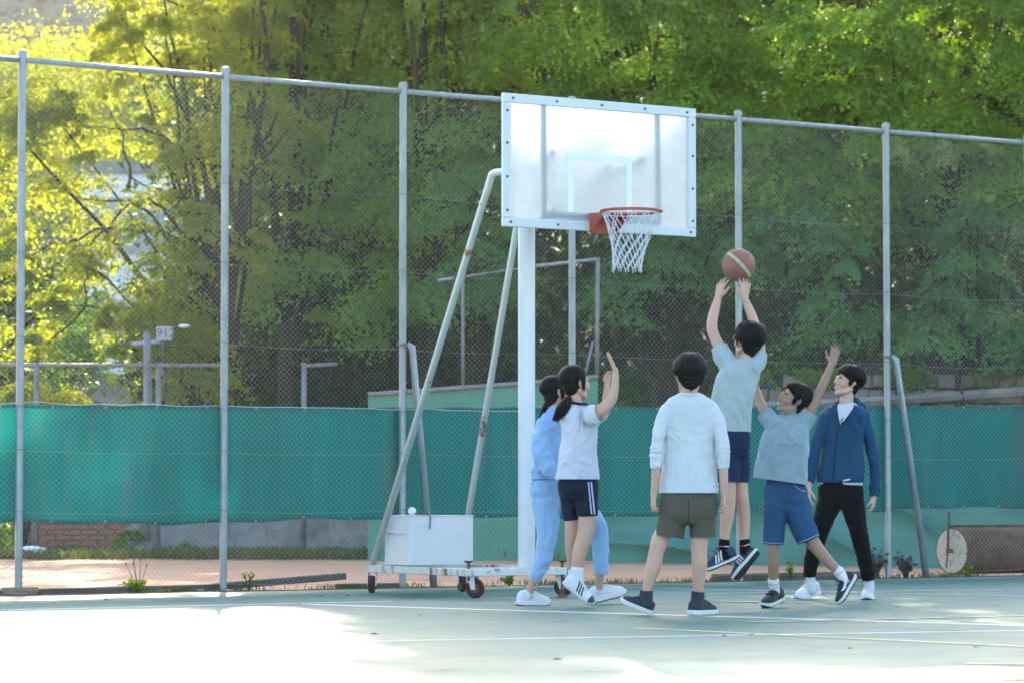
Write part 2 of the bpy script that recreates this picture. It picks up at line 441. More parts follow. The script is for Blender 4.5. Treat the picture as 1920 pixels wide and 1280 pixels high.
M['leaf_yellow'] = leafmat('young_yellow_green_leaf', (0.13, 0.19, 0.02), (0.30, 0.36, 0.045), 0.66, (1.7, 1.45, 0.45))
M['leaf_mid'] = leafmat('mid_green_leaf', (0.075, 0.16, 0.022), (0.18, 0.29, 0.04), 0.45, (1.5, 1.35, 0.4))
M['leaf_soft'] = leafmat('soft_green_leaf', (0.11, 0.215, 0.034), (0.25, 0.385, 0.06), 0.48, (1.4, 1.35, 0.45))
M['leaf_ginkgo'] = leafmat('fresh_green_fan_leaf', (0.085, 0.19, 0.02), (0.21, 0.36, 0.045), 0.45, (1.4, 1.35, 0.4))
M['leaf_cool'] = leafmat('cool_green_leaf', (0.07, 0.175, 0.045), (0.16, 0.31, 0.08), 0.4, (1.3, 1.3, 0.5))
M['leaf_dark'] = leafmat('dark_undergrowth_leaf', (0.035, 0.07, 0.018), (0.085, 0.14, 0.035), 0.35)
M['grass'] = leafmat('verge_grass_blade', (0.06, 0.09, 0.025), (0.15, 0.17, 0.06), 0.3, (1.2, 1.2, 0.5), clump=2.0)
# ================================================================== THE SETTING
YAW = R(33.2)
D = Vector((math.cos(YAW), math.sin(YAW), 0))         # along the fence, to the right and away
NN = Vector((math.sin(YAW), -math.cos(YAW), 0))       # from the fence towards the court
UP = Vector((0, 0, 1))
F0 = G(37, 1115)                                      # foot of the left-hand post in view
def fence_at(s, z=0.0, off=0.0):
    return F0 + D * s + NN * off + UP * z
def fence_s(px):                                      # how far along the fence a pixel column meets it (at mid height)
    a = (px - 960.0) / FPX
    # X = a*Y
    return (a * F0.y - F0.x) / (D.x - a * D.y)

def quad_sheet(name, pts, z, material, n=1, **kw):
    mb = MB()
    a, b_, c, d = [Vector((p[0], p[1], z)) for p in pts]
    mb.grid(lambda u, v: (a * (1 - u) + b_ * u) * (1 - v) + (d * (1 - u) + c * u) * v, n, n)
    return mb.build(name, material, **kw)

quad_sheet('ground', [(-380, -80), (380, -80), (380, 440), (-380, 440)], -0.09, M['earth'], kind='structure')
e0 = fence_at(-70, 0, 0.16); e1 = fence_at(70, 0, 0.16)
quad_sheet('court', [e0 + NN * 60, e1 + NN * 60, e1, e0], 0.0, M['court'], kind='structure')
k = MB()
kc = (e0 + e1) / 2
k.box(kc + UP * -0.03 - NN * 0.035, 70, 0.033, 0.036, D, NN, UP)
k.build('kerb_edge', M['kerb'], kind='structure')
# earth verge the posts stand in, lumpy
v = MB()
def vf(u, t):
    p = fence_at(-8 + 24 * u, 0, 0.09 - 0.62 * t)
    h = -0.012 + 0.035 * mnoise.noise(Vector((p.x * 3, p.y * 3, 0))) + 0.02 * mnoise.noise(Vector((p.x * 11, p.y * 11, 3)))
    h *= min(1, t * 6) if t < 0.5 else min(1, (1 - t) * 5)
    return Vector((p.x, p.y, h - 0.006 - 0.02 * (t > 0.97)))
v.grid(vf, 300, 10)
v.build('verge', M['soil'], smooth=True, kind='structure')
g0 = fence_at(-40, 0, -0.3); g1 = fence_at(40, 0, -0.3)
quad_sheet('clay_court', [g0, g1, Vector((28, 40.2, 0)), Vector((-42, 40.2, 0))], -0.03, M['clay'], kind='structure')
def ground_line(name, pa, pb, width, material, z=0.004, zc=0.0):
    a = G(*pa, zc); b_ = G(*pb, zc)
    t = (b_ - a).normalized(); s_ = Vector((-t.y, t.x, 0)) * width / 2
    mb = MB()
    mb.add([a - s_ + UP * z, b_ - s_ + UP * z, b_ + s_ + UP * z, a + s_ + UP * z], [(0, 1, 2, 3)])
    return mb.build(name, material, kind='structure')
for pa, pb in [((-60, 1063), (900, 1062)), ((-60, 1073), (640, 1080))]:
    ground_line('clay_line', pa, pb, 0.06, M['clay_line'], 0.004, -0.03)
zz = 0.001
for (pa, pb, wd, mt) in [((575, 1132), (2000, 1174), 0.13, 'white_line'), ((-40, 1144), (740, 1126), 0.085, 'white_line'),
                         ((700, 1201), (2010, 1180), 0.085, 'white_line'), ((1180, 1101), (2010, 1119), 0.085, 'white_line'),
                         ((1330, 1112), (2010, 1103), 0.085, 'white_line'),
                         ((1190, 1177), (2010, 1216), 0.085, 'yellow_line'), ((1400, 1166), (2010, 1152), 0.085, 'yellow_line'),
                         ((1810, 1244), (2010, 1246), 0.085, 'yellow_line'), ((1880, 1273), (2010, 1275), 0.085, 'yellow_line'),
                         ((1335, 1127), (1480, 1129), 0.13, 'yellow_line')]:
    ground_line('court_line', pa, pb, wd, M[mt], zz); zz += 0.0004
# grassy bank rising behind the clay court and the wooded slope behind it
def slope_h(x, y):
    t = y - 40.0
    base = 0.0
    if t > 0: base = 0.05 * min(t, 2.0)
    # on the right the slope climbs steeply behind the retaining wall, on the left gently
    r_ = 1 / (1 + math.exp(-(x + 1.0) / 1.6))
    t2 = max(0, y - 43.5)
    base += (0.10 + 0.24 * r_) * t2 + 0.9 * r_ * min(1, t2 / 1.2)
    return base + 0.25 * mnoise.noise(Vector((x * 0.4, y * 0.4, 1))) * min(1, max(0, t2) / 2)
s_ = MB()
def sf(u, t):
    x = -60 + 120 * u; y = 39.0 + 61.0 * t ** 1.4
    return Vector((x, y, slope_h(x, y) - 0.045))
s_.grid(sf, 160, 60)
s_.build('wooded_slope', M['earth'], smooth=True, kind='structure')
# far hill, upper left
s_ = MB()
def hf(u, t):
    x = -160 + 260 * u; y = 190 + 200 * t
    h = 78 * math.sin(min(1, t * 1.5) * math.pi / 2) * (0.92 + 0.08 * math.sin(x * 0.021 + 1.0)) + 5.0 * mnoise.noise(Vector((x * 0.05, y * 0.05, 0))) + 2.6 * mnoise.noise(Vector((x * 0.19, y * 0.19, 4))) + 1.2 * mnoise.noise(Vector((x * 0.6, y * 0.6, 4)))
    return Vector((x, y, h - 2))
s_.grid(hf, 260, 120)
s_.build('far_hill', M['far_hill'], smooth=True, kind='structure')

# pale evening air
hz = MB(); hz.box((0, 180, 56), 400, 280, 57.2)
hm_ = bpy.data.materials.new('evening_haze'); hm_.use_nodes = True
hn = hm_.node_tree.nodes; hn.clear()
ho = hn.new('ShaderNodeOutputMaterial'); hv = hn.new('ShaderNodeVolumePrincipled')
hv.inputs['Color'].default_value = (0.93, 0.94, 0.95, 1); hv.inputs['Density'].default_value = 0.00007; hv.inputs['Anisotropy'].default_value = 0.85
hm_.node_tree.links.new(hv.outputs[0], ho.inputs['Volume'])
hz.build('haze', hm_, kind='stuff')

# ================================================================== VEGETATION
def unit(v): return v / np.maximum(np.linalg.norm(v, axis=1, keepdims=True), 1e-9)
def leaves(cent, nrm, L, W, fold=0.25):
    """one folded four-cornered leaf per centre"""
    n = len(cent)
    nrm = unit(nrm)
    t = rng.normal(size=(n, 3)); t -= nrm * np.sum(t * nrm, axis=1, keepdims=True); t = unit(t)
    b = np.cross(nrm, t)
    s = (0.7 + 0.6 * rng.random((n, 1)))
    l, wd = L * s, W * s
    V = np.empty((n, 4, 3))
    V[:, 0] = cent - t * l * 0.5
    V[:, 1] = cent + b * wd * 0.5 + nrm * wd * fold
    V[:, 2] = cent + t * l * 0.5
    V[:, 3] = cent - b * wd * 0.5 + nrm * wd * fold
    F = np.arange(n * 4).reshape(n, 4)
    return V.reshape(-1, 3), F
def blob_clusters(blobs, per_m3=None, n=None):
    """cluster centres spread through a union of ellipsoids, more of them near the skin"""
    out = []; nr = []
    for (c, r_, k) in blobs:
        d = unit(rng.normal(size=(k, 3)))
        rad = rng.random((k, 1)) ** 0.36
        out.append(np.array(c) + d * np.array(r_) * rad); nr.append(d)
    return np.concatenate(out), np.concatenate(nr)
def crown(name, blobs, per, crad, L, W, material, parent, upbias=0.8, flatten=0.5, cut=None, droop=0.0, dens=0.15, lmul=0.62, base=(0, 0, 0)):
    """leaf pads: each cluster is a domed, slightly drooping pad of leaves whose faces follow the dome;
    clusters above the picture's upper edge get fewer, larger leaves"""
    per = int(per * 7.0); crad = crad * 1.45; L = L * lmul; W = W * lmul
    C, Dn = blob_clusters([(c, r_, max(4, int(k * dens))) for (c, r_, k) in blobs])
    if cut is not None:
        kp = cut(C); C = C[kp]; Dn = Dn[kp]
    Wc = C + np.array(base)
    high = (Wc[:, 2] - CAMH) / Wc[:, 1] > (922 + 60) / FPX
    high |= np.abs(Wc[:, 0] / Wc[:, 1]) > 1080 / FPX
    VV = []
    for sel, pr, k in ((~high, per, 1.0), (high, max(20, per // 5), 2.2)):
        C_, D_ = C[sel], Dn[sel]
        n = len(C_)
        if not n: continue
        size = crad * (0.4 + 0.85 * rng.random((n, 1, 1)))
        d = unit(rng.normal(size=(n * pr, 3))).reshape(n, pr, 3)
        d[:, :, 2] = np.abs(d[:, :, 2]) - 0.25 * rng.random((n, pr))
        rad = (0.45 + 0.6 * rng.random((n, pr, 1)))
        lob = 1 + 0.3 * np.sin(3 * np.arctan2(d[:, :, 1], d[:, :, 0]) + 6.28 * rng.random((n, 1)))[..., None]
        off = d * rad * lob * size * np.array([1, 1, flatten * 1.35])
        tilt = D_[:, None, :2] * 0.55
        off[:, :, 2] -= np.sum(off[:, :, :2] * tilt, axis=2) + droop * np.abs(off[:, :, 0]) + 0.25 * np.sum(off[:, :, :2] ** 2, axis=2) / size[:, :, 0]
        pts = (C_[:, None, :] + off).reshape(-1, 3)
        nr = d.reshape(-1, 3) * 0.75 + np.repeat(D_, pr, axis=0) * 0.25 + np.array([0, -0.1, upbias * 0.55]) + rng.normal(size=(n * pr, 3)) * 0.34
        VV.append(leaves(pts, nr, L * k, W * k)[0])
    V = np.concatenate(VV)
    return np_obj(name, V, np.arange(len(V)).reshape(-1, 4), material, parent), C
def limb(mb, pts, r0, r1, n=6, wob=0.06, seg=8):
    pts = [Vector(p) for p in pts]
    # resample with wobble
    d = [0]
    for a, b_ in zip(pts, pts[1:]): d.append(d[-1] + (b_ - a).length)
    out = []; rad = []
    for i in range(seg + 1):
        q = d[-1] * i / seg
        j = 0
        while j < len(pts) - 2 and d[j + 1] < q: j += 1
        f = (q - d[j]) / max(1e-6, d[j + 1] - d[j])
        p = pts[j].lerp(pts[j + 1], f)
        if 0 < i < seg: p = p + Vector((random.uniform(-1, 1), random.uniform(-1, 1), random.uniform(-1, 1))) * wob
        out.append(p); rad.append(r0 + (r1 - r0) * (i / seg) ** 0.8)
    mb.tube(out, rad, n)
    return out
def tree(name, label, base, fork_h, r0, blobs, per, crad, L, W, material, nlimb=18, group='trees behind the courts', lean=(0, 0), extra=None, bark='bark', cut=None, upbias=0.8, flatten=0.5, cat='tree', droop=0.0, tops=2):
    t = thing(name, label, cat, group)
    t.location = base
    bpy.context.view_layer.update
    bx, by, bz = base
    cr, C = crown('crown', [((c[0] - bx, c[1] - by, c[2] - bz), r_, k) for (c, r_, k) in blobs], per, crad, L, W, material, t, upbias, flatten,
                  (lambda A: cut(A + np.array(base))) if cut else None, droop, base=base)
    tr = MB()
    ft = Vector((lean[0], lean[1], fork_h))
    tp = limb(tr, [(0, 0, -0.25), (lean[0] * 0.3, lean[1] * 0.3, fork_h * 0.5), ft], r0, r0 * 0.72, 10, 0.03, 7)
    tr.build('trunk', M[bark], t, smooth=True)
    lb = MB()
    idx = rng.permutation(len(C))[:nlimb]
    for i in idx:
        e = Vector(C[i])
        st = tp[random.choice([4, 5, 6, 7, 7])]
        mid = st.lerp(e, 0.45) + Vector((0, 0, 0.25 * (e - st).length * random.uniform(0.1, 0.6)))
        pp = limb(lb, [st, mid, e], r0 * random.uniform(0.28, 0.5), 0.012, 6, 0.07, 7)
        for _ in range(tops):
            j = random.choice([3, 4, 5, 6])
            near = C[np.argsort(np.sum((C - np.array(pp[j])) ** 2, axis=1))[random.randint(2, 14)]]
            limb(lb, [pp[j], near], 0.022, 0.006, 5, 0.05, 4)
    if extra:
        for pts, ra, rb in extra:
            limb(lb, [Vector(p) - Vector(base) for p in pts], ra, rb, 6, 0.05, 9)
    lb.build('limb', M[bark], t, smooth=True)
    return t

# what the sun may pass over: crowns on the left stay low so the sun reaches the front of the court
YT = 45.0
# 1 backlit tree on the left with visible branching
def Pm(px, py, Y=YT): return P(px, py, Y)
def blob(px, py, Y, rpx, rpy, k, ry=None):
    c = P(px, py, Y); a = pxm(rpx, Y); b_ = pxm(rpy, Y)
    return ((c.x, c.y, c.z), (a, ry if ry else max(0.5, min(a, 1.6)), b_), k)
LY = [blob(340, 90, 45, 190, 120, 150, 0.9), blob(180, 250, 45.3, 190, 110, 120, 0.8), blob(420, 270, 45, 160, 150, 100, 0.8), blob(120, 430, 45.2, 160, 120, 90, 0.8),
      blob(330, 470, 44.6, 200, 120, 100, 0.8), blob(300, 620, 44.2, 150, 90, 90, 0.7), blob(10, 320, 45.4, 110, 150, 70, 0.8), blob(60, 560, 45.5, 120, 110, 60, 0.8),
      blob(370, -130, 45.2, 150, 120, 210, 0.8), blob(270, -20, 45.2, 110, 110, 110, 0.7), blob(480, -60, 45.4, 70, 180, 150, 0.7), blob(90, 190, 45.6, 110, 50, 70, 0.6), blob(245, -110, 45.2, 95, 110, 130, 0.7)]
ex = [([Pm(418, 690), Pm(345, 480), Pm(255, 370), Pm(140, 372)], 0.07, 0.012), ([Pm(405, 560), Pm(375, 280), Pm(300, 120), Pm(228, 35)], 0.075, 0.015),
      ([Pm(500, 310), Pm(460, 120), Pm(410, 55), Pm(310, 0)], 0.06, 0.015), ([Pm(430, 640), Pm(390, 470), Pm(270, 370)], 0.06, 0.02),
      ([Pm(440, 700), Pm(400, 520), Pm(365, 400), Pm(240, 330)], 0.06, 0.012), ([Pm(395, 520), Pm(330, 440), Pm(200, 420), Pm(60, 480)], 0.05, 0.010),
      ([Pm(445, 420), Pm(400, 180), Pm(395, 40)], 0.06, 0.02), ([Pm(475, 330), Pm(500, 120), Pm(495, -20)], 0.06, 0.03), ([Pm(240, 355), Pm(235, 260), Pm(190, 190)], 0.03, 0.008),
      ([Pm(430, 480), Pm(480, 300), Pm(520, 210)], 0.05, 0.012), ([Pm(375, 300), Pm(300, 250), Pm(160, 240)], 0.03, 0.008)]
b0 = P(438, 900, 45.0); b0.z = slope_h(b0.x, b0.y) - 0.05
tree('deciduous_tree', 'backlit tree with yellow-green young leaves and bare branches fanning out at the left', tuple(b0), 2.4, 0.15, LY, 62, 0.34, 0.10, 0.062, M['leaf_yellow'], 16, extra=ex, lean=(-0.1, 0.0), upbias=0.6, flatten=0.35)
T2 = [blob(560, 40, 48.5, 130, 190, 260), blob(500, 270, 47.6, 110, 160, 110), blob(640, 270, 48, 140, 190, 150), blob(560, 520, 47, 150, 150, 130), blob(690, 90, 49, 120, 190, 130), blob(585, -150, 48, 105, 180, 700), blob(690, -170, 48.5, 110, 190, 700), blob(590, -430, 48, 60, 160, 500, 1.2), blob(600, -640, 48, 75, 110, 420, 1.2), blob(690, -430, 48.3, 100, 200, 600, 1.2)]
b0 = P(540, 900, 47.8); b0.z = slope_h(b0.x, b0.y) - 0.05
ex = [([P(530, 600, 47.5), P(505, 300, 47.3), P(490, 60, 47.3), P(480, -120, 47.5)], 0.10, 0.03), ([P(540, 500, 47.5), P(560, 200, 47.2), P(556, -60, 47.2)], 0.08, 0.03), ([P(550, 560, 47.5), P(600, 400, 47.2), P(640, 180, 47)], 0.06, 0.02)]
tree('deciduous_tree', 'olive green tree with several dark upright stems right of the backlit tree', tuple(b0), 2.6, 0.17, T2, 58, 0.40, 0.11, 0.068, M['leaf_soft'], 9, extra=ex, tops=1, cut=lambda A: A[:, 2] < 13.45 + 1.7 * (A[:, 0] < -2.35))  # crown top is out of view, its clumps added and trimmed to shape the sunlight
T3 = [blob(790, 60, 48, 130, 180, 170), blob(870, 250, 46.8, 130, 150, 140), blob(760, 350, 46.5, 130, 140, 120), blob(880, 60, 47, 120, 150, 130), blob(720, 560, 46.2, 130, 110, 90), blob(780, -480, 48, 110, 190, 620, 1.2), blob(900, -560, 48, 110, 200, 500, 1.6), blob(800, -785, 48, 160, 60, 420, 1.2), blob(810, -220, 48, 90, 240, 700), blob(930, -260, 48, 110, 330, 500, 2.0)]
b0 = P(800, 860, 47.2); b0.z = slope_h(b0.x, b0.y) - 0.05
ex = [([P(800, 560, 47), P(790, 300, 46.6), P(770, 40, 46.6)], 0.10, 0.03), ([P(805, 480, 47), P(840, 250, 46.6), P(830, 0, 46.8)], 0.07, 0.02)]
tree('deciduous_tree', 'tall dull green tree rising behind the left edge of the backboard', tuple(b0), 2.2, 0.19, T3, 58, 0.40, 0.11, 0.07, M['leaf_soft'], 9, extra=ex, tops=1, cut=lambda A: (A[:, 2] < 13.45) | (A[:, 2] > 14.4) | (A[:, 0] > -0.85))  # unseen top layer added, gap cut, to light the backboard and shade the court
T4 = [blob(1080, 70, 44.5, 130, 150, 190), blob(1270, 60, 44, 170, 160, 260), blob(1150, -190, 45, 220, 160, 400, 2.0), blob(1400, 190, 43.6, 150, 110, 200), blob(1440, 340, 43.3, 150, 100, 180), blob(1420, -220, 45, 260, 190, 480, 2.2), blob(1180, 300, 44.6, 150, 150, 150), blob(1080, -520, 45.5, 200, 230, 260, 1.8), blob(1400, -540, 45.5, 230, 230, 300, 1.8)]
b0 = P(1250, 860, 45.6); b0.z = slope_h(b0.x, b0.y) - 0.05
tree('ginkgo_tree', 'broad fresh green tree filling the top centre above the backboard', tuple(b0), 2.4, 0.24, T4, 66, 0.40, 0.095, 0.08, M['leaf_ginkgo'], 12, tops=1, upbias=1.0, flatten=0.42)
T5 = [blob(1600, 70, 43.4, 170, 150, 240), blob(1820, 80, 43, 180, 160, 260), blob(1720, 270, 42.8, 150, 110, 170), blob(1890, 330, 42.6, 130, 150, 150), blob(1700, -230, 44.5, 280, 190, 460, 2.2), blob(2050, 50, 44, 200, 230, 130, 1.8), blob(1640, 400, 43, 110, 90, 90), blob(1760, -540, 45.2, 260, 230, 320, 1.8)]
b0 = P(1760, 850, 45.0); b0.z = slope_h(b0.x, b0.y) - 0.05
tree('ginkgo_tree', 'big bright green tree with clumped foliage filling the top right corner', tuple(b0), 2.6, 0.26, T5, 66, 0.40, 0.095, 0.08, M['leaf_ginkgo'], 12, tops=1, upbias=1.0, flatten=0.42)
# drooping cooler sprays in front of the dark slope on the right
T6 = [blob(1560, 530, 42.2, 90, 120, 80), blob(1420, 470, 42.6, 90, 60, 60), blob(1500, 420, 42.4, 90, 70, 60), blob(1640, 620, 42.3, 60, 70, 40)]
b0 = P(1590, 830, 43.6); b0.z = slope_h(b0.x, b0.y) - 0.05
tree('small_tree', 'small cool green tree with drooping sprays before the dark slope', tuple(b0), 1.2, 0.09, T6, 66, 0.30, 0.10, 0.065, M['leaf_cool'], 12, droop=0.3)
T7 = [blob(1830, 500, 42.0, 110, 120, 110), blob(1760, 600, 41.8, 80, 70, 50), blob(1900, 640, 42, 80, 80, 50)]
b0 = P(1840, 830, 43.2); b0.z = slope_h(b0.x, b0.y) - 0.05
tree('small_tree', 'cool green sapling above the stone retaining wall at the right edge', tuple(b0), 1.2, 0.09, T7, 66, 0.30, 0.10, 0.065, M['leaf_cool'], 12, droop=0.3)
T8 = [blob(880, 410, 44.8, 110, 100, 90), blob(930, 520, 44.4, 100, 70, 60), blob(840, 560, 44.2, 80, 60, 40), blob(1250, 480, 44, 110, 80, 80), blob(1180, 560, 44, 70, 60, 40)]
b0 = P(905, 830, 45.0); b0.z = slope_h(b0.x, b0.y) - 0.05
tree('small_tree', 'cool green layered small tree seen beside the sloping white stay pipes', tuple(b0), 1.4, 0.10, T8[:3], 66, 0.34, 0.10, 0.065, M['leaf_cool'], 10)
b0 = P(1230, 830, 44.6); b0.z = slope_h(b0.x, b0.y) - 0.05
tree('small_tree', 'cool green small tree whose leaves hang below the right half of the backboard', tuple(b0), 1.4, 0.10, T8[3:], 66, 0.34, 0.10, 0.065, M['leaf_cool'], 10)

def bush(name, label, blobs, per, crad, L, W, material, cat='bush', group='bushes beyond the clay court'):
    t = thing(name, label, cat, group)
    c0 = blobs[0][0]
    base = Vector((c0[0], c0[1], max(0.0, slope_h(c0[0], c0[1])) - 0.04))
    t.location = base
    _, C = crown('foliage', [((c[0] - base.x, c[1] - base.y, c[2] - base.z), r_, k) for (c, r_, k) in blobs], per, crad, L, W, material, t, 0.7, 0.6, base=tuple(base))
    mb = MB()
    for i in rng.permutation(len(C))[:9]:
        e = Vector(C[i]); limb(mb, [(random.uniform(-.1, .1), random.uniform(-.1, .1), -0.1), e * 0.5 + Vector((0, 0, 0.1)), e], 0.02, 0.006, 5, 0.04, 5)
    mb.build('stem', M['bark'], t, smooth=True)
    return t
bush('bush', 'bright yellow-green bush lighting up behind the windscreen left of the second post', [blob(330, 690, 43.2, 110, 80, 70, 0.6), blob(230, 610, 43.6, 80, 60, 40, 0.6)], 60, 0.26, 0.10, 0.06, M['leaf_yellow'])
bush('bush', 'low mounded bush showing over the windscreen at the far left', [blob(60, 745, 42.4, 130, 40, 70, 0.6)], 60, 0.2, 0.08, 0.05, M['leaf_yellow'])
bush('bush', 'dark blue-green bush behind the far fence between the first two posts', [blob(110, 640, 46.8, 100, 90, 80, 0.9)], 60, 0.3, 0.09, 0.05, M['leaf_cool'])
bush('bush', 'dark leafy bush in front of the brick wall at the far left edge', [blob(10, 1010, 40.6, 55, 24, 40, 0.3)], 55, 0.13, 0.07, 0.045, M['leaf_mid'])
bush('bush', 'small bush beside the grey boulder under the brick wall', [blob(235, 1012, 40.3, 35, 18, 24, 0.22)], 55, 0.10, 0.06, 0.04, M['leaf_mid'])
bush('bush', 'tiny tuft of green at the foot of the concrete wall', [blob(352, 1030, 40.2, 20, 10, 14, 0.15)], 45, 0.08, 0.05, 0.03, M['leaf_mid'])
# mixed undergrowth and creepers on the slope: nobody could count it
def scatter_slope(n, x0, x1, y0, y1, hmax, L, W, material, name, seed, clump=0.9):
    pts = []
    X = x0 + (x1 - x0) * rng.random(n * 3); Y = y0 + (y1 - y0) * rng.random(n * 3)
    for x, y in zip(X, Y):
        q = mnoise.noise(Vector((x * clump, y * clump, seed)))
        if q < -0.05 + 0.3 * random.random() - 0.2: continue
        pts.append((x, y, slope_h(x, y) + hmax * max(0.05, q + 0.4) * random.random()))
        if len(pts) >= n: break
    A = np.array(pts)
    nr = np.array([0, -0.5, 0.8]) + rng.normal(size=A.shape) * 0.6
    Vv, F = leaves(A, nr, L, W)
    return np_obj(name, Vv, F, material, kind='stuff')
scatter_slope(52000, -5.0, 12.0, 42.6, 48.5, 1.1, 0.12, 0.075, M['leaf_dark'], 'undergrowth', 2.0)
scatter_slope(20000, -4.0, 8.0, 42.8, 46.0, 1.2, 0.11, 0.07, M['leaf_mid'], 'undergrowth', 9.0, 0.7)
# creepers hanging over the retaining wall
def wall_pts(n):
    o = []
    while len(o) < n:
        px = random.uniform(1380, 2060); 
        if mnoise.noise(Vector((px * 0.012, 0, 5))) < random.uniform(-.2, .5): continue
        q = P(px, random.uniform(690, 705) + 70 * random.random() ** 2 * max(0, mnoise.noise(Vector((px * .02, 3, 1))) + .5), 42.3 - random.uniform(.1, .3)); o.append((q.x, q.y, q.z))
    return np.array(o)
A = wall_pts(900)
Vv, F = leaves(A, np.array([0, -.7, .5]) + rng.normal(size=A.shape) * .5, 0.075, 0.05)
np_obj('creepers', Vv, F, M['leaf_mid'], kind='stuff')
# the wood behind everything, a single mass
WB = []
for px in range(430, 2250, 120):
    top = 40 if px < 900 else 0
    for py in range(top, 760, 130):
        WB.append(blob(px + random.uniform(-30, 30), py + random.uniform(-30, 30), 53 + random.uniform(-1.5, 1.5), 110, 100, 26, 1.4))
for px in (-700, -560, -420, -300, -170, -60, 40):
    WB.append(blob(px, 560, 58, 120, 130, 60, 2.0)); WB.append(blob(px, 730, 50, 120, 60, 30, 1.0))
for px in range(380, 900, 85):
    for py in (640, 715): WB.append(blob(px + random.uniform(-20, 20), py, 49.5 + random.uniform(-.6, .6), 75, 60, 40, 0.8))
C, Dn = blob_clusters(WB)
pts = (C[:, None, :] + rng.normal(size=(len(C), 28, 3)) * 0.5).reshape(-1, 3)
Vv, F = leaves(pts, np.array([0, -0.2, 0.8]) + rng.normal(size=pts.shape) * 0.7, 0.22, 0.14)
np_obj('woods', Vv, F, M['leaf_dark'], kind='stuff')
# pale young wood on the rise beyond the building
WC = [blob(px, py, 120 + random.uniform(-8, 8), 90, 60, 26, 5.0) for px in range(-60, 340, 75) for py in (150, 230, 330)]
C, Dn = blob_clusters(WC)
pts = (C[:, None, :] + rng.normal(size=(len(C), 130, 3)) * np.array([1.0, 1.0, .6])).reshape(-1, 3)
Vv, F = leaves(pts, np.array([0, -0.3, 0.8]) + rng.normal(size=pts.shape) * 0.6, 0.17, 0.12)
np_obj('woods', Vv, F, M['leaf_yellow'], kind='stuff')
# unseen tree added beyond the right edge of the picture to keep the court in shade
for (x, y, zc, rx, rz, lab) in [(11.5, 41, 7.5, 3.4, 5.0, 'tall unseen tree added for shade beyond the right edge of the trees')]:
    bz = slope_h(x, y) - 0.05
    tree('deciduous_tree', lab, (x, y, bz), max(2.5, zc - bz - rz), 0.25, [((x, y, zc), (rx, 2.2, rz), 330)], 40, 0.55, 0.20, 0.14, M['leaf_mid'], 14)
# grass bank in front of the walls, verge grass, weeds
def blades(n, fn, h, wd, material, name, parent=None, lean=0.5, **kw):
    A = np.array([fn() for _ in range(n)])
    hh = h * (0.4 + 0.9 * rng.random((n, 1)))
    dr = unit(np.concatenate([rng.normal(size=(n, 2)), np.zeros((n, 1))], 1))
    sd = np.stack([-dr[:, 1], dr[:, 0], np.zeros(n)], 1) * wd
    V = np.empty((n, 4, 3)); V[:, 0] = A - sd; V[:, 1] = A + sd
    mid = A + np.concatenate([dr[:, :2] * hh * lean * 0.3, hh * 0.6], 1)
    V[:, 2] = mid + sd * 0.6; V[:, 3] = A + np.concatenate([dr[:, :2] * hh * lean, hh], 1)
    return np_obj(name, V.reshape(-1, 3), np.arange(n * 4).reshape(n, 4), material, parent, **kw)
def verge_pt():
    while True:
        s = random.uniform(-5, 15); o = random.choice([random.gauss(0.06, 0.05), random.gauss(-0.16, 0.16)])
        if not -0.5 < o < 0.13: continue
        if mnoise.noise(Vector((s * 1.7, o * 4, 0.5))) + 0.35 * mnoise.noise(Vector((s * 7, o * 9, 3))) < random.uniform(-0.1, 0.35): continue
        p = fence_at(s, 0, o)
        return (p.x, p.y, -0.005)
blades(5200, verge_pt, 0.045, 0.004, M['grass'], 'grass', kind='stuff')
def bank_pt():
    while True:
        x = random.uniform(-9, 6.5); y = random.uniform(38.6, 41.2) - 0.35 * max(0, x)
        if mnoise.noise(Vector((x * 0.8, y * 1.5, 7))) > -0.25: return (x, y, -0.02)
blades(14000, bank_pt, 0.12, 0.008, M['grass'], 'grass', kind='stuff')
def weed(label, foot, hpx, wpx, n, Lf, Wf, material, stalks=0, cat='weed', name='weed'):
    base = foot; Y = foot.y
    h, wd = pxm(hpx, Y), pxm(wpx, Y)
    t = thing(name, label, cat, 'weeds along the fence'); t.location = base
    st = MB(); pts = []
    for i in range(max(5, n // 9)):
        a = random.uniform(0, 6.28); q = random.random() ** 0.5
        e = Vector((math.cos(a) * wd * 0.5 * q, math.sin(a) * wd * 0.35 * q, h * random.uniform(0.45, 1.0) * (1 - 0.35 * q)))
        st.tube([(0, 0, -0.02), e * 0.5 + Vector((0, 0, h * 0.12)), e], [0.005, 0.004, 0.002], 5)
        for j in range(9):
            f = random.uniform(0.3, 1.0); pts.append(e * f + Vector((random.gauss(0, .012), random.gauss(0, .012), 0.01)))
    for i in range(stalks):
        a = random.uniform(-1, 1)
        e = Vector((a * wd * 0.45, random.uniform(-.03, .03), h * random.uniform(1.4, 1.9)))
        st.tube([(0, 0, -0.02), e * 0.55, e], [0.004, 0.003, 0.002], 5); st.ell(e, 0.006, 0.006, 0.014, n=6, k=4)
    A = np.array(pts)
    V_, F_ = leaves(A, np.array([0, -0.3, 0.7]) + rng.normal(size=A.shape) * 0.5, Lf, Wf)
    st.build('stem', M['grass'], t, smooth=True)
    np_obj('leaves', V_, F_, material, t)
    return t
weed('leafy green weed with tall seed stalks at the fence between the left posts', fence_at(fence_s(265), 0, -0.03), 36, 66, 110, 0.055, 0.03, M['leaf_yellow'], 5)
weed('low green weed growing behind the castors of the hoop stand', fence_at(fence_s(960), 0, -0.02), 22, 46, 60, 0.05, 0.03, M['leaf_mid'])
weed('tall thin yellow-green weed stem behind the denim shorts', fence_at(fence_s(1487), 0, -0.05), 60, 22, 18, 0.06, 0.02, M['leaf_yellow'])
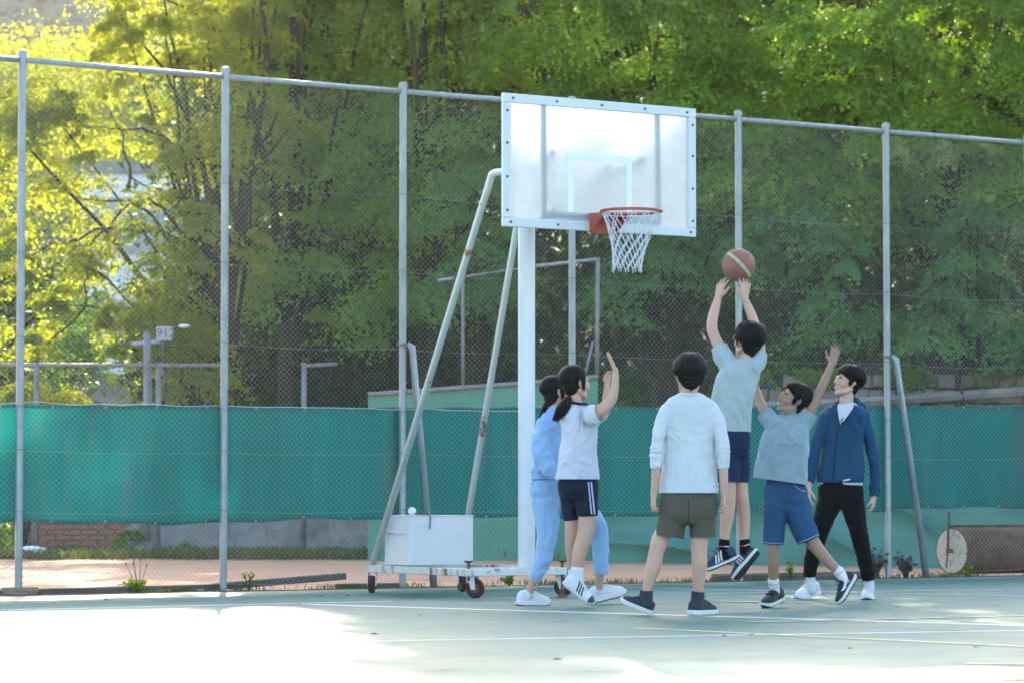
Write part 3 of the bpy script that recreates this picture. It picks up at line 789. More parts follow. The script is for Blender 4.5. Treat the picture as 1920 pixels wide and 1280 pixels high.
weed('small weed at the kerb behind the rusty roller end', fence_at(fence_s(1812), 0, 0.02), 20, 40, 50, 0.05, 0.025, M['leaf_yellow'])
weed('sparse weed straggling up the mesh by the plank', fence_at(fence_s(470), 0, -0.03), 55, 40, 22, 0.035, 0.022, M['leaf_mid'])
weed('dry tuft standing left of the second post', fence_at(fence_s(330), 0, 0.03), 16, 30, 26, 0.04, 0.015, M['grass'])
for lab, px, hh in [('dead brown shrub with withered leaves behind the post nearest the hooded man', 1645, 62), ('dead brown shrub right of the braced post by the rusty roller', 1705, 46)]:
    base = fence_at(fence_s(px), 0, -0.06)
    t = thing('dead_shrub', lab, 'shrub', 'dead shrubs at the fence'); t.location = base
    mb = MB(); pts = []
    h = pxm(hh, base.y)
    for i in range(14):
        e = Vector((random.uniform(-.5, .5) * h * 0.8, random.uniform(-.1, .1), h * random.uniform(.4, 1)))
        mb.tube([(0, 0, -.02), e * .5 + Vector((random.uniform(-.03, .03), 0, .02)), e], [0.009, 0.006, 0.003], 5)
        pts += [e * random.uniform(.5, 1.05) + Vector((random.gauss(0, .015), random.gauss(0, .015), 0)) for _ in range(7)]
    mb.build('stem', M['dead_twig'], t, smooth=True)
    A = np.array(pts); V_, F_ = leaves(A, rng.normal(size=A.shape), 0.06, 0.035); np_obj('leaves', V_, F_, M['dead_twig'], t)
# fallen leaves on the court
lf = MB()
lf.add([(-.03, 0, .004), (0, -.012, .012), (.034, .003, .006), (.002, .014, .015)], [(0, 1, 2, 3)])
lm = lf.mesh('fallen_leaf', M['dead_leaf'], False)
for i, (px, py) in enumerate([(200, 1125), (55, 1156), (142, 1161), (272, 1181), (465, 1134), (393, 1146), (553, 1119), (652, 1117), (788, 1153), (702, 1189), (1045, 1237), (1357, 1193), (1410, 1190), (1595, 1216), (1830, 1214), (560, 1132), (740, 1127), (602, 1116)]):
    o = bpy.data.objects.new('fallen_leaf', lm); COL.objects.link(o)
    o.location = G(px, py); o.rotation_euler = (0, 0, random.uniform(0, 6.28)); o.scale = [random.uniform(0.5, 1.0)] * 3
    tag(o, 'small dry brown leaf lying on the green court', 'leaf', 'dry leaves scattered on the court')
# ================================================================== THE TALL CHAIN-LINK FENCE
fence = thing('chain_link_fence', 'tall chain-link fence of galvanised posts and top rail along the court', 'fence')
FH = 4.36
post_px = [37, 420, 755, 1073, 1386, 1664]
ps = [fence_s(q) for q in post_px]
ps = [ps[0] - 3.8, ps[0] - 1.9] + ps + [ps[-1] + 1.82, ps[-1] + 3.64]
pm = MB()
pm.tube([(0, 0, -0.3), (0, 0, FH)], 0.0315, 14)
pm.lathe((0, 0, FH - 0.045), UP, [(0, 0.036), (0.035, 0.036), (0.048, 0.03), (0.052, 0.015)], 14)
pmesh = pm.mesh('post', M['galv'], True); auto_smooth(pmesh)
for s in ps:
    o = bpy.data.objects.new('post', pmesh); COL.objects.link(o); o.parent = fence; o.location = fence_at(s)
for a, b_ in zip(ps, ps[1:]):
    mb = MB(); z = FH - 0.075
    mb.tube([fence_at(a + 0.031, z), fence_at(b_ - 0.031, z)], 0.0235, 12)
    mb.build('rail', M['galv'], fence, smooth=True)
for s, top_px, foot_px in ((ps[4], 645, 810), (ps[7], 668, 1731)):
    mb = MB()
    z = P(top_px and (755 if foot_px == 810 else 1664), top_px, fence_at(s).y).z
    q = fence_s(foot_px)
    pts = [fence_at(s + 0.02, z, 0.055), fence_at(s + 0.055, z - 0.03, 0.066), fence_at(q, -0.2, 0.07)]
    mb.tube(pts, [0.018, 0.032, 0.034], 12)
    mb.build('brace', M['galv'], fence, smooth=True)
    cb = MB(); cb.lathe(fence_at(s, z - 0.02), UP, [(0, 0.036), (0.03, 0.036)], 14); cb.build('clamp', M['galv_dull'], fence, smooth=True)
# mesh, one roll per bay
PW, PH = 0.0255, 0.047
def link_mesh(s0, s1, z0, z1, pw, ph, r, off, base=None, along=None, norm=None, sag=0.012):
    base = fence_at(0) if base is None else base; along = D if along is None else along; norm = NN if norm is None else norm
    nw = int((s1 - s0) / pw); nz = int((z1 - z0) / (ph / 2))
    i = np.arange(nw)[:, None]; j = np.arange(nz + 1)[None, :]
    s = s0 + (i + ((i + j) % 2)) * pw
    z = z0 + j * ph / 2 + 0 * i
    wob = sag * np.sin(s * 2.1 + z * 1.7) + 0.006 * np.sin(s * 9 + z * 5)
    s2 = s + 0.004 * np.sin(z * 6 + s * 3)
    A = np.array(along); B = np.array(norm); b0_ = np.array(base)
    Pts = b0_ + s2[..., None] * A + (off + wob)[..., None] * B + z[..., None] * np.array([0, 0, 1.0])
    K = 3
    ang = np.array([0.3, 0.3 + 2.0944, 0.3 + 4.18879])
    ring = (np.cos(ang)[:, None] * A + np.sin(ang)[:, None] * B) * r       # (3,3)
    V = Pts[:, :, None, :] + ring[None, None]
    nv = (nz + 1) * K
    idx = np.arange(nw * nv).reshape(nw, nz + 1, K)
    F = np.stack([idx[:, :-1], np.roll(idx, -1, 2)[:, :-1], np.roll(idx, -1, 2)[:, 1:], idx[:, 1:]], -1).reshape(-1, 4)
    return V.reshape(-1, 3), F
for a, b_ in zip(ps, ps[1:]):
    V_, F_ = link_mesh(a, b_ + PW * 0.5, 0.05, FH - 0.09, PW, PH, 0.0014, -0.04)
    np_obj('chain_link_mesh', V_, F_, M['wire'], fence, kind='stuff')
for z in (0.06, 0.66, 1.15, 2.05, 2.72, 3.38):
    mb = MB()
    pts = []
    for a, b_ in zip(ps, ps[1:]):
        for f in (0, .25, .5, .75): pts.append(fence_at(a + (b_ - a) * f, z - 0.025 * math.sin(f * math.pi) * (0.5 + 0.5 * random.random()), -0.034))
    mb.tube(pts, 0.0014, 4, caps=False)
    mb.build('tension_wire', M['wire'], fence)
tw = MB()
for s in ps:
    for z in (0.66, 1.15, 1.5, 2.05, 2.72, 3.38):
        tw.tube([fence_at(s) + UP * (z + 0.004 * k_) + D * (math.cos(a) * 0.036) + NN * (math.sin(a) * 0.036) for k_, a in enumerate(np.linspace(0, 6.0, 9))], 0.0022, 4, caps=False)
tw.build('tie_wire', M['bolt'], fence, kind='stuff')

# windscreen fabric tied behind the mesh
def windscreen(label, s0, s1, zt0, zt1, zb0, zb1, seed, parent=None):
    mb = MB()
    def fn(u, t):
        s = s0 + (s1 - s0) * u
        zt = zt0 + (zt1 - zt0) * u - 0.012 * abs(math.sin(s * 5.3)) ; zb = zb0 + (zb1 - zb0) * u + 0.014 * math.sin(s * 2.3 + seed) + 0.008 * math.sin(s * 7.1 + seed)
        z = zt + (zb - zt) * t
        o = -0.075 - 0.02 * math.sin(s * 1.9 + seed) * math.sin(t * 3.1) - 0.012 * mnoise.noise(Vector((s * 3.0, z * 1.2, seed))) - 0.014 * mnoise.noise(Vector((s * 9.0, z * 0.9, seed + 5))) - 0.018 * t * (0.5 + 0.5 * math.sin(s * 4 + seed)) + 0.01 * mnoise.noise(Vector((s * 0.8 + z * 4, z * 5, seed)))
        return fence_at(s, z, o)
    mb.grid(fn, int((s1 - s0) * 26), 26)
    o = mb.build('windscreen_net', M['windscreen'], smooth=True, label=label, cat='windscreen', group='green windscreen nets on the fence')
    hm = MB()
    for t0, t1 in ((0.0, 0.028), (0.972, 1.0)):
        hm.grid(lambda u, t: fn(u, t0 + (t1 - t0) * t) + NN * 0.004, int((s1 - s0) * 26), 1)
    hm.build('hem', M['windscreen'], o, smooth=True)
    gm = MB()
    n = int((s1 - s0) / 0.45)
    for i in range(n + 1):
        for t in (0.014, 0.986):
            gm.lathe(fn(min(1, i / n + 0.003), t) + NN * 0.007, NN, [(0, 0.011), (0.003, 0.011)], 8)
    gm.build('eyelets', M['wire'], o, kind='stuff')
    return o
sA, sB = fence_s(752), fence_s(2010)
zt = lambda px, py: P(px, py, fence_at(fence_s(px)).y).z
windscreen('dark teal windscreen net tied low on the fence left of the hoop stand', fence_s(-420), sA, zt(37, 755) - 0.02, zt(752, 762), zt(37, 985), zt(752, 974), 1.3)
windscreen('dark teal windscreen net tied on the fence behind the players', sA - 0.03, sB, zt(758, 762) - 0.0, zt(1900, 757), zt(758, 975), zt(1900, 949), 4.1)
# loose cord along the net's top edge
mb = MB()
pts = [fence_at(s, P(37, 757, fence_at(0).y).z + 0.012 + 0.02 * mnoise.noise(Vector((s * 3, 0, 0))), -0.05) for s in np.arange(-1, 5.0, 0.12)]
mb.tube(pts, 0.0025, 4); mb.build('cord', M['net_cord'], label='thin pale cord lacing the top edge of the left windscreen net', cat='cord')

# ================================================================== WHAT STANDS BEYOND THE FENCE
# second, lower fence at the back of the clay court
ff = thing('back_fence', 'lower grey chain-link fence behind the clay court at the left', 'fence')
YB = 40.4
def bf(px, z): 
    q = P(px, 800, YB); return Vector((q.x, YB, z))
zr = P(100, 682, YB).z
bpx = [-330, -130, 68, 275, 297, 570]
for i, px in enumerate(bpx):
    mb = MB(); mb.tube([bf(px, -0.1), bf(px, P(px, 622, YB).z if px == 275 else zr + 0.02)], 0.045 if px == 275 else 0.035, 10)
    mb.build('post', M['galv_dull'], ff, smooth=True)
mb = MB(); mb.tube([bf(-360, zr), bf(420, zr - 0.02)], 0.025, 8); mb.build('rail', M['galv_dull'], ff, smooth=True)
mb = MB(); mb.tube([bf(565, P(565, 686, YB).z), bf(632, P(632, 682, YB).z)], 0.025, 8); mb.build('rail', M['galv_dull'], ff, smooth=True)
b0 = bf(-330, 0)
V_, F_ = link_mesh(0, bf(420, 0).x - b0.x, 0.1, zr, 0.09, 0.09, 0.0022, 0.0, b0, Vector((1, 0, 0)), Vector((0, -1, 0)))
np_obj('chain_link_mesh', V_, F_, M['wire_far'], ff, kind='stuff')
# pole with sign and lamp
sg = thing('court_sign', 'white numbered sign board on a grey pole behind the clay court', 'sign')
Ys = 42.2
def S(px, py): return P(px, py, Ys)
mb = MB(); mb.tube([S(285, 1030), S(276, 622)], 0.05, 10); mb.build('pole', M['galv_dull'], sg, smooth=True)
mb = MB(); mb.tube([S(246, 646), S(300, 640)], 0.035, 8); mb.build('arm', M['galv'], sg, smooth=True)
mb = MB(); c = S(308, 625); mb.box(c, pxm(15, Ys), 0.02, pxm(13, Ys), bev=0.006); mb.build('sign_panel', M['sign_white'], sg)
cu = bpy.data.curves.new('lettering', 'FONT'); cu.body = '912'; cu.size = 0.17; cu.extrude = 0.004; cu.align_x = 'CENTER'; cu.align_y = 'CENTER'; cu.offset = 0.002
tmp = bpy.data.objects.new('lettering', cu); COL.objects.link(tmp); bpy.context.view_layer.update(); lme = bpy.data.meshes.new_from_object(tmp.evaluated_get(bpy.context.evaluated_depsgraph_get())); bpy.data.objects.remove(tmp); to = bpy.data.objects.new('lettering', lme); COL.objects.link(to); lme.materials.clear(); to.rotation_euler = (math.pi / 2, 0, 0); to.location = S(311, 625) - Vector((0, 0.026, 0)); lme.materials.append(M['sign_ink']); to.parent = sg
lp = thing('street_lamp', 'pale rounded street lamp head on a thin arm above the numbered sign', 'lamp')
mb = MB(); mb.tube([S(300, 690) + Vector((0, .6, 0)), S(296, 622) + Vector((0, .6, 0)), S(316, 612) + Vector((0, .6, 0)), S(326, 608) + Vector((0, .6, 0))], 0.022, 8)
mb.tube([S(318, 1000) + Vector((0, .6, 0)), S(300, 690) + Vector((0, .6, 0))], 0.03, 8); mb.build('pole', M['bolt'], lp, smooth=True)
mb = MB(); mb.ell(S(336, 607) + Vector((0, .6, 0)), pxm(11, Ys), 0.07, pxm(4, Ys)); mb.build('lamp_head', M['pale_render'], lp, smooth=True)
# brick wall with single bricks
bw = thing('brick_wall', 'low red brick wall beyond the clay court at the left', 'wall')
YW = 41.2
x0, x1 = P(58, 1000, YW).x, P(276, 1000, YW).x
zb = -0.04
mb = MB(); mb.box(((x0 + x1) / 2, YW + 0.12, zb + 0.40), (x1 - x0) / 2, 0.10, 0.40); mb.build('mortar', M['mortar'], bw)
bm_ = MB(); bm_.box((0, 0, 0), 0.106, 0.05, 0.031, bev=0.004); bme = bm_.mesh('brick', M['brick'], False)
bm2 = MB(); bm2.box((0, 0, 0), 0.05, 0.05, 0.031, bev=0.004); bme2 = bm2.mesh('brick', M['brick'], False)
nb = int((x1 - x0) / 0.222)
for rrow in range(10):
    for i in range(nb + 1):
        half = (rrow % 2 == 1 and i in (0, nb)) 
        x = x0 + 0.111 + i * 0.222 - (0.111 if rrow % 2 else 0)
        if rrow % 2 == 0 and i == nb: continue
        if half: x = x0 + 0.055 if i == 0 else x1 - 0.055
        o = bpy.data.objects.new('brick', bme2 if half else bme); COL.objects.link(o); o.parent = bw
        o.location = (min(x, x1 - 0.05), YW + 0.02 + random.uniform(-.004, .004), zb + 0.035 + rrow * 0.073); o.rotation_euler = (0, random.uniform(-.01, .01), random.uniform(-.012, .012))
mb = MB()
def conc(u, t):
    x = P(277, 1000, YW).x + u * 9.2; return Vector((x, YW + 0.05 + 0.02 * mnoise.noise(Vector((x * 2, t * 3, 0))), -0.06 + t * 0.95))
mb.grid(conc, 60, 8)
a = P(277, 1000, YW).x; mb.box((a + 4.6, YW + 0.2, 0.42), 4.6, 0.13, 0.468)
mb.build('concrete_wall', M['concrete'], label='rough grey concrete wall beyond the clay court behind the hoop stand', cat='wall', smooth=False)
bl = MB(); bl.ell((0, 0, 0), .26, .2, .14, n=18, k=10)
bl.v = [tuple(Vector(q) * (1 + .18 * mnoise.noise(Vector(q) * 6))) for q in bl.v]
o = bl.build('boulder', M['stone'], smooth=True, label='grey boulder lying under the brick wall', cat='boulder'); o.location = P(253, 1026, 40.4) 
st = MB(); st.ell((0, 0, 0), .2, .12, .06, n=14, k=8); o = st.build('plastic_sack', M['pale_render'], smooth=True, label='pale crumpled sack on the ground by the far left post', cat='sack'); o.location = P(60, 1031, 40.0)
st.v = []
# mint painted wall with a rail and a wire frame on it
Ym = 38.6
mw = thing('mint_wall', 'mint green painted wall with a sloping grey rail behind the hoop stand', 'wall')
def Q(px, py, Y=Ym): return P(px, py, Y)
mb = MB()
pts = [Q(690, 1060), Q(1121, 1060), Q(1121, 710), Q(690, 741)]
bk = [p + Vector((0, 0.25, 0)) for p in pts]
for p in (pts[0], pts[1], bk[0], bk[1]): p.z = -0.1
mb.add(pts + bk, [(0, 1, 2, 3), (5, 4, 7, 6), (3, 2, 6, 7), (1, 5, 6, 2), (4, 0, 3, 7)])
mb.build('wall', M['mint_paint'], mw)
mb = MB(); mb.tube([Q(690, 739) - Vector((0, .03, 0)), Q(985, 718) - Vector((0, .03, 0)), Q(1121, 706) - Vector((0, .03, 0))], 0.028, 8); mb.build('rail', M['galv_dull'], mw, smooth=True)
fr = thing('wire_frame', 'thin grey metal frame with a diagonal brace standing on the mint wall', 'frame')
Yf = 38.9
def add_bar(p, q, r_, nm='bar', mt='galv_dull'):
    m_ = MB(); m_.tube([P(*p, Yf), P(*q, Yf)], r_, 8); m_.build(nm, M[mt], fr, smooth=True)
add_bar((1121, 484), (1119, 708), 0.028, 'post'); add_bar((868, 520), (868, 728), 0.02, 'post')
add_bar((1005, 499), (1121, 486), 0.022, 'rail', 'galv'); add_bar((820, 526), (850, 522), 0.02, 'rail', 'galv'); add_bar((850, 522), (1005, 499), 0.014, 'rail')
add_bar((1112, 640), (1096, 706), 0.018, 'brace')
# mint tarpaulin hanging low on the right
tp = MB()
ta, tb = Vector((P(1126, 1000, 37.6).x, 37.6, 0)), Vector((P(2100, 1000, 33.6).x, 33.6, 0))
def tf(u, t):
    p = ta.lerp(tb, u); s = u * (tb - ta).length
    fold = 0.24 * (1 - abs(math.sin(4.2 * t + 1.2 * math.sin(s * 0.8) - s * 1.1))) ** 3.0 * min(1, 4 * t) + 0.07 * math.sin(s * 3.2 + 7 * t) * t + 0.05 * mnoise.noise(Vector((s * 1.3, t * 3, 0)))
    return Vector((p.x, p.y - fold - 0.12 * t ** 3, 0.98 - 1.02 * t + 0.02 * math.sin(s * 2)))
tp.grid(tf, 200, 40)
tp.build('tarpaulin', M['mint_tarp'], smooth=True, label='pale mint tarpaulin hanging in loose folds behind the players', cat='tarpaulin')
# retaining wall of single stones on the right
rw = thing('retaining_wall', 'grey stone retaining wall on the slope at the right', 'wall')
YR = 42.3
ra, rb_ = P(1395, 800, YR).x, P(2080, 800, YR).x
def top_py(px): return 722 - 40 * min(1, max(0, (px - 1395) / 230))
mb = MB()
zt_ = [P(px, top_py(px) + 3, YR).z for px in (1395, 1500, 1625, 2080)]
xs = [P(px, 800, YR).x for px in (1395, 1500, 1625, 2080)]
vs = []
for x, z in zip(xs, zt_): vs += [(x, YR + .10, 0), (x, YR + .10, z), (x, YR + .8, z), (x, YR + .8, 0)]
fs = []
for k_ in range(3):
    for j in range(3): fs.append((k_ * 4 + j, k_ * 4 + 4 + j, k_ * 4 + 5 + j, k_ * 4 + 1 + j))
fs += [(0, 1, 2, 3), (15, 14, 13, 12)]
mb.add(vs, fs); mb.build('backing', M['stone_joint'], rw)
stones = []
for v_ in range(6):
    m_ = MB()
    hx, hz = 1.0, 1.0
    m_.box((0, 0, 0), 1, 1, 1, bev=0.10)
    m_.v = [(q[0] * (1 + .12 * mnoise.noise(Vector(q) * 1.3 + Vector((v_ * 7, 0, 0)))), q[1] * (1 + .3 * mnoise.noise(Vector(q) * 1.1 + Vector((v_ * 7, 3, 0)))), q[2] * (1 + .14 * mnoise.noise(Vector(q) * 1.3 + Vector((v_ * 7, 9, 0))))) for q in m_.v]
    me_ = m_.mesh('stone', M['stone'], True); auto_smooth(me_, 50); stones.append(me_)
for row in range(6):
    zc = P(1600, 800, YR).z + (row - 1) * 0.20 + 0.02
    x = ra + random.uniform(0, .2)
    while x < rb_:
        wd = random.uniform(0.13, 0.30)
        px = 960 + (x + wd / 2) / YR * FPX
        ztop = P(px, top_py(px), YR).z
        hz = 0.088 + random.uniform(-.006, .006)
        if zc + hz * 0.5 < ztop and zc > 1.3:
            o = bpy.data.objects.new('stone', random.choice(stones)); COL.objects.link(o); o.parent = rw
            o.location = (x + wd / 2, YR + 0.05 + random.uniform(-.03, .03), zc + random.uniform(-.01, .01)); o.scale = (wd / 2 - 0.007, 0.10, hz); o.rotation_euler = (random.uniform(-.03, .03), random.uniform(-.06, .06), random.uniform(-.05, .05))
        x += wd
mb = MB(); pa, pb = P(1640, 751, YR - .3), P(2080, 722, YR - .3)
mb.tube([P(1395, 762, YR - .3), pa, pb], 0.06, 4, up=(0, 0, 1)); mb.build('ledge', M['concrete'], rw)
# pale apartment building far behind the backlit tree
ab = thing('apartment_building', 'pale apartment building showing in white patches through the backlit tree', 'building')
Yb = 82.0
xa, xb = P(150, 800, Yb).x, P(440, 800, Yb).x
ztop = P(300, 325, Yb).z
mb = MB(); mb.box(((xa + xb) / 2, Yb + 4, ztop / 2), (xb - xa) / 2, 4, ztop / 2); mb.build('wall', M['pale_render'], ab)
mb = MB(); mb.box(((xa + xb) / 2, Yb + 4, ztop + .15), (xb - xa) / 2 + .15, 4.15, .149); mb.build('roof', M['concrete'], ab)
for r_ in range(3):
    for c_ in range(4):
        cx = xa + (xb - xa) * (c_ + .5) / 4; cz = ztop - 1.4 - r_ * 2.7
        m_ = MB(); m_.box((cx, Yb - .02, cz), .52, .05, .75); fo = m_.build('window', M['galv'], ab)
        m_ = MB(); m_.box((cx - .25, Yb - .075, cz), .22, .01, .68); m_.box((cx + .25, Yb - .075, cz), .22, .01, .68); m_.build('pane', M['win_glass'], fo)
# rusty court roller behind the mesh at the right
ro = thing('court_roller', 'rusty drum court roller with a white end and an iron handle frame', 'roller')
Yr = 31.0
ax = Vector((math.cos(R(35)), math.sin(R(35)), 0))
c0 = P(1784, 1028, Yr); rad = pxm(44, Yr); c0.z = rad + 0.0
mb = MB(); mb.lathe(c0, ax, [(0.004, rad * 0.93), (0.0, rad * 0.985), (0.012, rad), (1.05, rad), (1.062, rad * 0.98), (1.06, rad * .93)], 48, caps=False); o = mb.build('drum', M['rust'], ro); auto_smooth(o.data)
for h in (0.006, 1.054):
    mb = MB(); mb.lathe(c0, ax, [(h - .003, rad * 0.94), (h + .003, rad * 0.94)], 40); mb.build('end_plate', M['cream_rust'], ro)
mb = MB()
up_pt = c0 + Vector((0, 0, rad + pxm(28, Yr))) + ax * -0.03
mb.tube([c0 - ax * .045, c0 - ax * .045 + UP * rad * .6, up_pt], 0.013, 8); mb.tube([c0 - ax * .06, c0 + ax * .02], 0.02, 8)
mb.tube([up_pt + ax * 1.15, c0 + ax * 1.1], 0.013, 8)
mb.tube([up_pt - UP * pxm(26, Yr), up_pt - UP * pxm(26, Yr) + ax * 1.15], 0.016, 8)
mb.tube([c0 - ax * .05 - UP * .02, c0 - ax * .05 + Vector((-.02, -.02, -rad * .7))], 0.010, 6)
mb.build('handle_frame', M['rust'], ro, smooth=True)
# timbers lying at the foot of the fence
def timber(name, label, a, b_, hw, hh, mt, cat='plank'):
    t = (b_ - a).normalized(); s_ = Vector((-t.y, t.x, 0)).normalized(); u_ = t.cross(s_)
    m_ = MB(); m_.box((0, 0, 0), (b_ - a).length / 2, hw, hh, Vector((1, 0, 0)), Vector((0, 1, 0)), Vector((0, 0, 1)), bev=0.004)
    o = m_.build(name, M[mt], label=label, cat=cat)
    o.matrix_world = Matrix.Translation((a + b_) / 2) @ Matrix((t, s_, u_)).transposed().to_4x4()
    return o
timber('plank', 'long weathered dark plank lying on the ground behind the mesh', fence_at(fence_s(395), 0.03, -0.12), fence_at(fence_s(672), 0.10, -0.25), 0.05, 0.028, 'old_wood')
timber('plank', 'weathered plank half sunk in the verge left of the second post', fence_at(fence_s(-60), 0.01, -0.07), fence_at(fence_s(400), 0.028, -0.10), 0.04, 0.03, 'old_wood')
timber('timber_block', 'short pale timber block by the left-hand post', fence_at(fence_s(5), 0.035, 0.05), fence_at(fence_s(66), 0.035, 0.05), 0.04, 0.03, 'wood_block', 'block')
timber('plank', 'grey timber lying behind the mesh under the jumping player', fence_at(fence_s(1352), 0.03, -0.12), fence_at(fence_s(1660), 0.03, -0.14), 0.04, 0.035, 'old_wood')
timber('plank', 'dark timber lying behind the hoop stand', fence_at(fence_s(640), 0.02, -0.05), fence_at(fence_s(760), 0.02, -0.06), 0.05, 0.02, 'old_wood')
for px, py in ((296, 1112), (308, 1112), (372, 1106)):
    m_ = MB(); m_.ell((0, 0, 0), .03, .022, .014, n=8, k=6); m_.v = [tuple(Vector(q) * (1 + .3 * mnoise.noise(Vector(q) * 60 + Vector((px, 0, 0))))) for q in m_.v]
    o = m_.build('pebble', M['concrete'], smooth=True, label='pale pebble lying on the verge right of the leafy weed', cat='pebble', group='pale pebbles on the verge'); q = fence_at(fence_s(px), 0.012, 0.06); o.location = q
# ================================================================== THE PORTABLE BASKETBALL HOOP
hoop = thing('basketball_hoop', 'white portable basketball hoop on a castor base with milky backboard', 'hoop')
B0 = Vector((-0.345, 24.62, 0))                     # middle of the base on the ground
def RG(d, n, z): return B0 + D * d + NN * n + UP * z
HW, HL = 0.46, 0.76
mb = MB(); z = 0.205; h = 0.028
for s_ in (-1, 1): 
    m_ = MB(); m_.box(RG(s_ * HW, 0, z), h, HL - 0.0, h, D, NN, UP, bev=0.004); m_.build('base_beam', M['rust_streaked'], hoop)
for s_ in (-1, 1): 
    m_ = MB(); m_.box(RG(0, s_ * (HL - h), z + 0.001), HW - h - 0.001, h, h, D, NN, UP, bev=0.004); m_.build('base_beam', M['rusty_white'], hoop)
m_ = MB(); m_.box(RG(0.0, 0.1, z - 0.004), HW - h - 0.001, h, h * .9, D, NN, UP); m_.build('base_beam', M['white_paint'], hoop)
ft = z + h
# ballast box
bx = MB(); bw_, bd_, bh = 0.295, 0.20, 0.195
bc = RG(-0.105, -HL + 0.03 + bd_ + 0.10, ft + bh + 0.006)
bx.box(bc, bw_, bd_, bh, D, NN, UP, bev=0.004)
box = bx.build('ballast_box', M['white_paint'], hoop)
m_ = MB(); m_.tube([bc - D * (bw_ + 0.001) + NN * (-0.13) + UP * 0.06, bc - D * (bw_ + 0.014) + NN * (-0.13) + UP * 0.06, bc - D * (bw_ + 0.014) + NN * 0.13 + UP * 0.06, bc - D * (bw_ + 0.001) + NN * .13 + UP * .06], 0.006, 6); m_.build('handle', M['white_paint'], box, smooth=True)
m_ = MB(); m_.box(bc + UP * (bh + 0.003), bw_ + .006, bd_ + .006, 0.004, D, NN, UP, bev=0.002); m_.build('lid', M['white_paint'], box)
# post
pd, pn = 0.09, 0.70
pt = RG(pd, pn, 0)
m_ = MB(); m_.tube([pt + UP * ft, pt + UP * 3.42], 0.0665, 28); o = m_.build('post', M['white_post'], hoop, smooth=True); auto_smooth(o.data)
m_ = MB(); m_.box(pt + UP * (ft + 0.004), 0.12, 0.056, 0.004, D, NN, UP); m_.build('post_foot', M['rusty_white'], hoop)
bcn = pt + NN * 1.0                                   # middle of the backboard, seen from above
BZ0, BZ1, BW = 2.775, 3.765, 0.885
def BD(d, z, o=0.0): return Vector((bcn.x, bcn.y, 0)) + D * d + NN * o + UP * z
# stays
sA0 = P(697, 1060, RG(-HW, -HL, 0).y + .05); sA1 = P(922, 328, 23.05)
k = (BD(0, 0, -0.06) - sA1).dot(NN)
m_ = MB(); m_.tube([sA0 - UP * .01, sA1, sA1 + NN * 0.04 + UP * .012, sA1 + NN * k + UP * 0.012], [0.027, 0.027, 0.026, 0.026], 14); m_.build('stay_pipe', M['rusty_white'], hoop, smooth=True)
sB0 = P(862, 1060, RG(HW, -HL, 0).y); sB1 = P(984, 335, 24.3); k2 = (BD(0, 0, -0.06) - sB1).dot(NN)
m_ = MB(); m_.tube([sB0, sB1, sB1 + NN * .04 + UP * .012, sB1 + NN * k2 + UP * .012], [0.027, 0.027, 0.026, 0.026], 14); m_.build('stay_pipe', M['rusty_white'], hoop, smooth=True)
# arms from post to board
for z_ in (3.36, 2.92):
    m_ = MB(); m_.tube([pt + UP * z_, BD(-0.42, z_, -0.03)], 0.030, 12); m_.tube([pt + UP * z_, BD(0.42, z_, -0.03)], 0.030, 12)
    m_.build('board_arm', M['white_paint'], hoop, smooth=True)
# backboard: frame bars, uprights, milky pane, bolts, markings
bb = thing('backboard', None, None); bb.parent = hoop
fw, fd = 0.034, 0.016
for (a, b_, c_, e_) in ((0, BZ1 - fw, BW, fw), (0, BZ0 + fw, BW, fw)):
    m_ = MB(); m_.box(BD(a, b_, 0.012), c_, fd, e_, D, NN, UP, bev=0.004); m_.build('frame_bar', M['white_paint'], bb)
for s_ in (-1, 1):
    m_ = MB(); m_.box(BD(s_ * (BW - fw), (BZ0 + BZ1) / 2, 0.013), fw, fd, (BZ1 - BZ0) / 2 - 2 * fw - 0.001, D, NN, UP, bev=0.004); m_.build('frame_bar', M['white_paint'], bb)
for d_ in (-0.50, 0.545):
    m_ = MB(); m_.box(BD(d_, (BZ0 + BZ1) / 2, -0.022), 0.024, 0.014, (BZ1 - BZ0) / 2 - 0.03, D, NN, UP, bev=0.003); m_.build('upright', M['rust_streaked'], bb)
m_ = MB(); m_.box(BD(0.02, BZ0 + 0.115, -0.022), 0.49, 0.013, 0.024, D, NN, UP, bev=.003); m_.build('crossbar', M['rust_streaked'], bb)
m_ = MB(); m_.box(BD(0, (BZ0 + BZ1) / 2, 0.0), BW - 0.03, 0.004, (BZ1 - BZ0) / 2 - 0.03, D, NN, UP); m_.build('pane', M['acrylic'], bb)
mk = MB()
lw, lh, lt = 0.295, 0.45, 0.026
zb_ = BZ0 + 0.135
mk.box(BD(-lw + lt, zb_ + lh / 2, 0.0055), lt, 0.0009, lh / 2, D, NN, UP); mk.box(BD(lw - lt, zb_ + lh / 2, 0.0055), lt, 0.0009, lh / 2, D, NN, UP)
mk.box(BD(0, zb_ + lh - lt, 0.0055), lw - 2 * lt - .0005, 0.0009, lt, D, NN, UP)
mk.build('target_marking', M['board_line'], bb)
bt = MB(); bt.lathe((0, 0, 0), NN, [(0, 0.010), (0.006, 0.010), (0.009, 0.005)], 8); btm = bt.mesh('bolt', M['bolt'], False)
spots = [(d_, BZ1 - fw) for d_ in (-.8, -.41, 0, .4, .8)] + [(d_, BZ0 + fw) for d_ in (-.82, -.40, 0.83)] + [(s_ * (BW - fw), z_) for s_ in (-1, 1) for z_ in (BZ0 + .12, BZ0 + .37, BZ0 + .62, BZ0 + .86)]
for d_, z_ in spots:
    o = bpy.data.objects.new('bolt', btm); COL.objects.link(o); o.parent = bb; o.location = BD(d_, z_, 0.029)
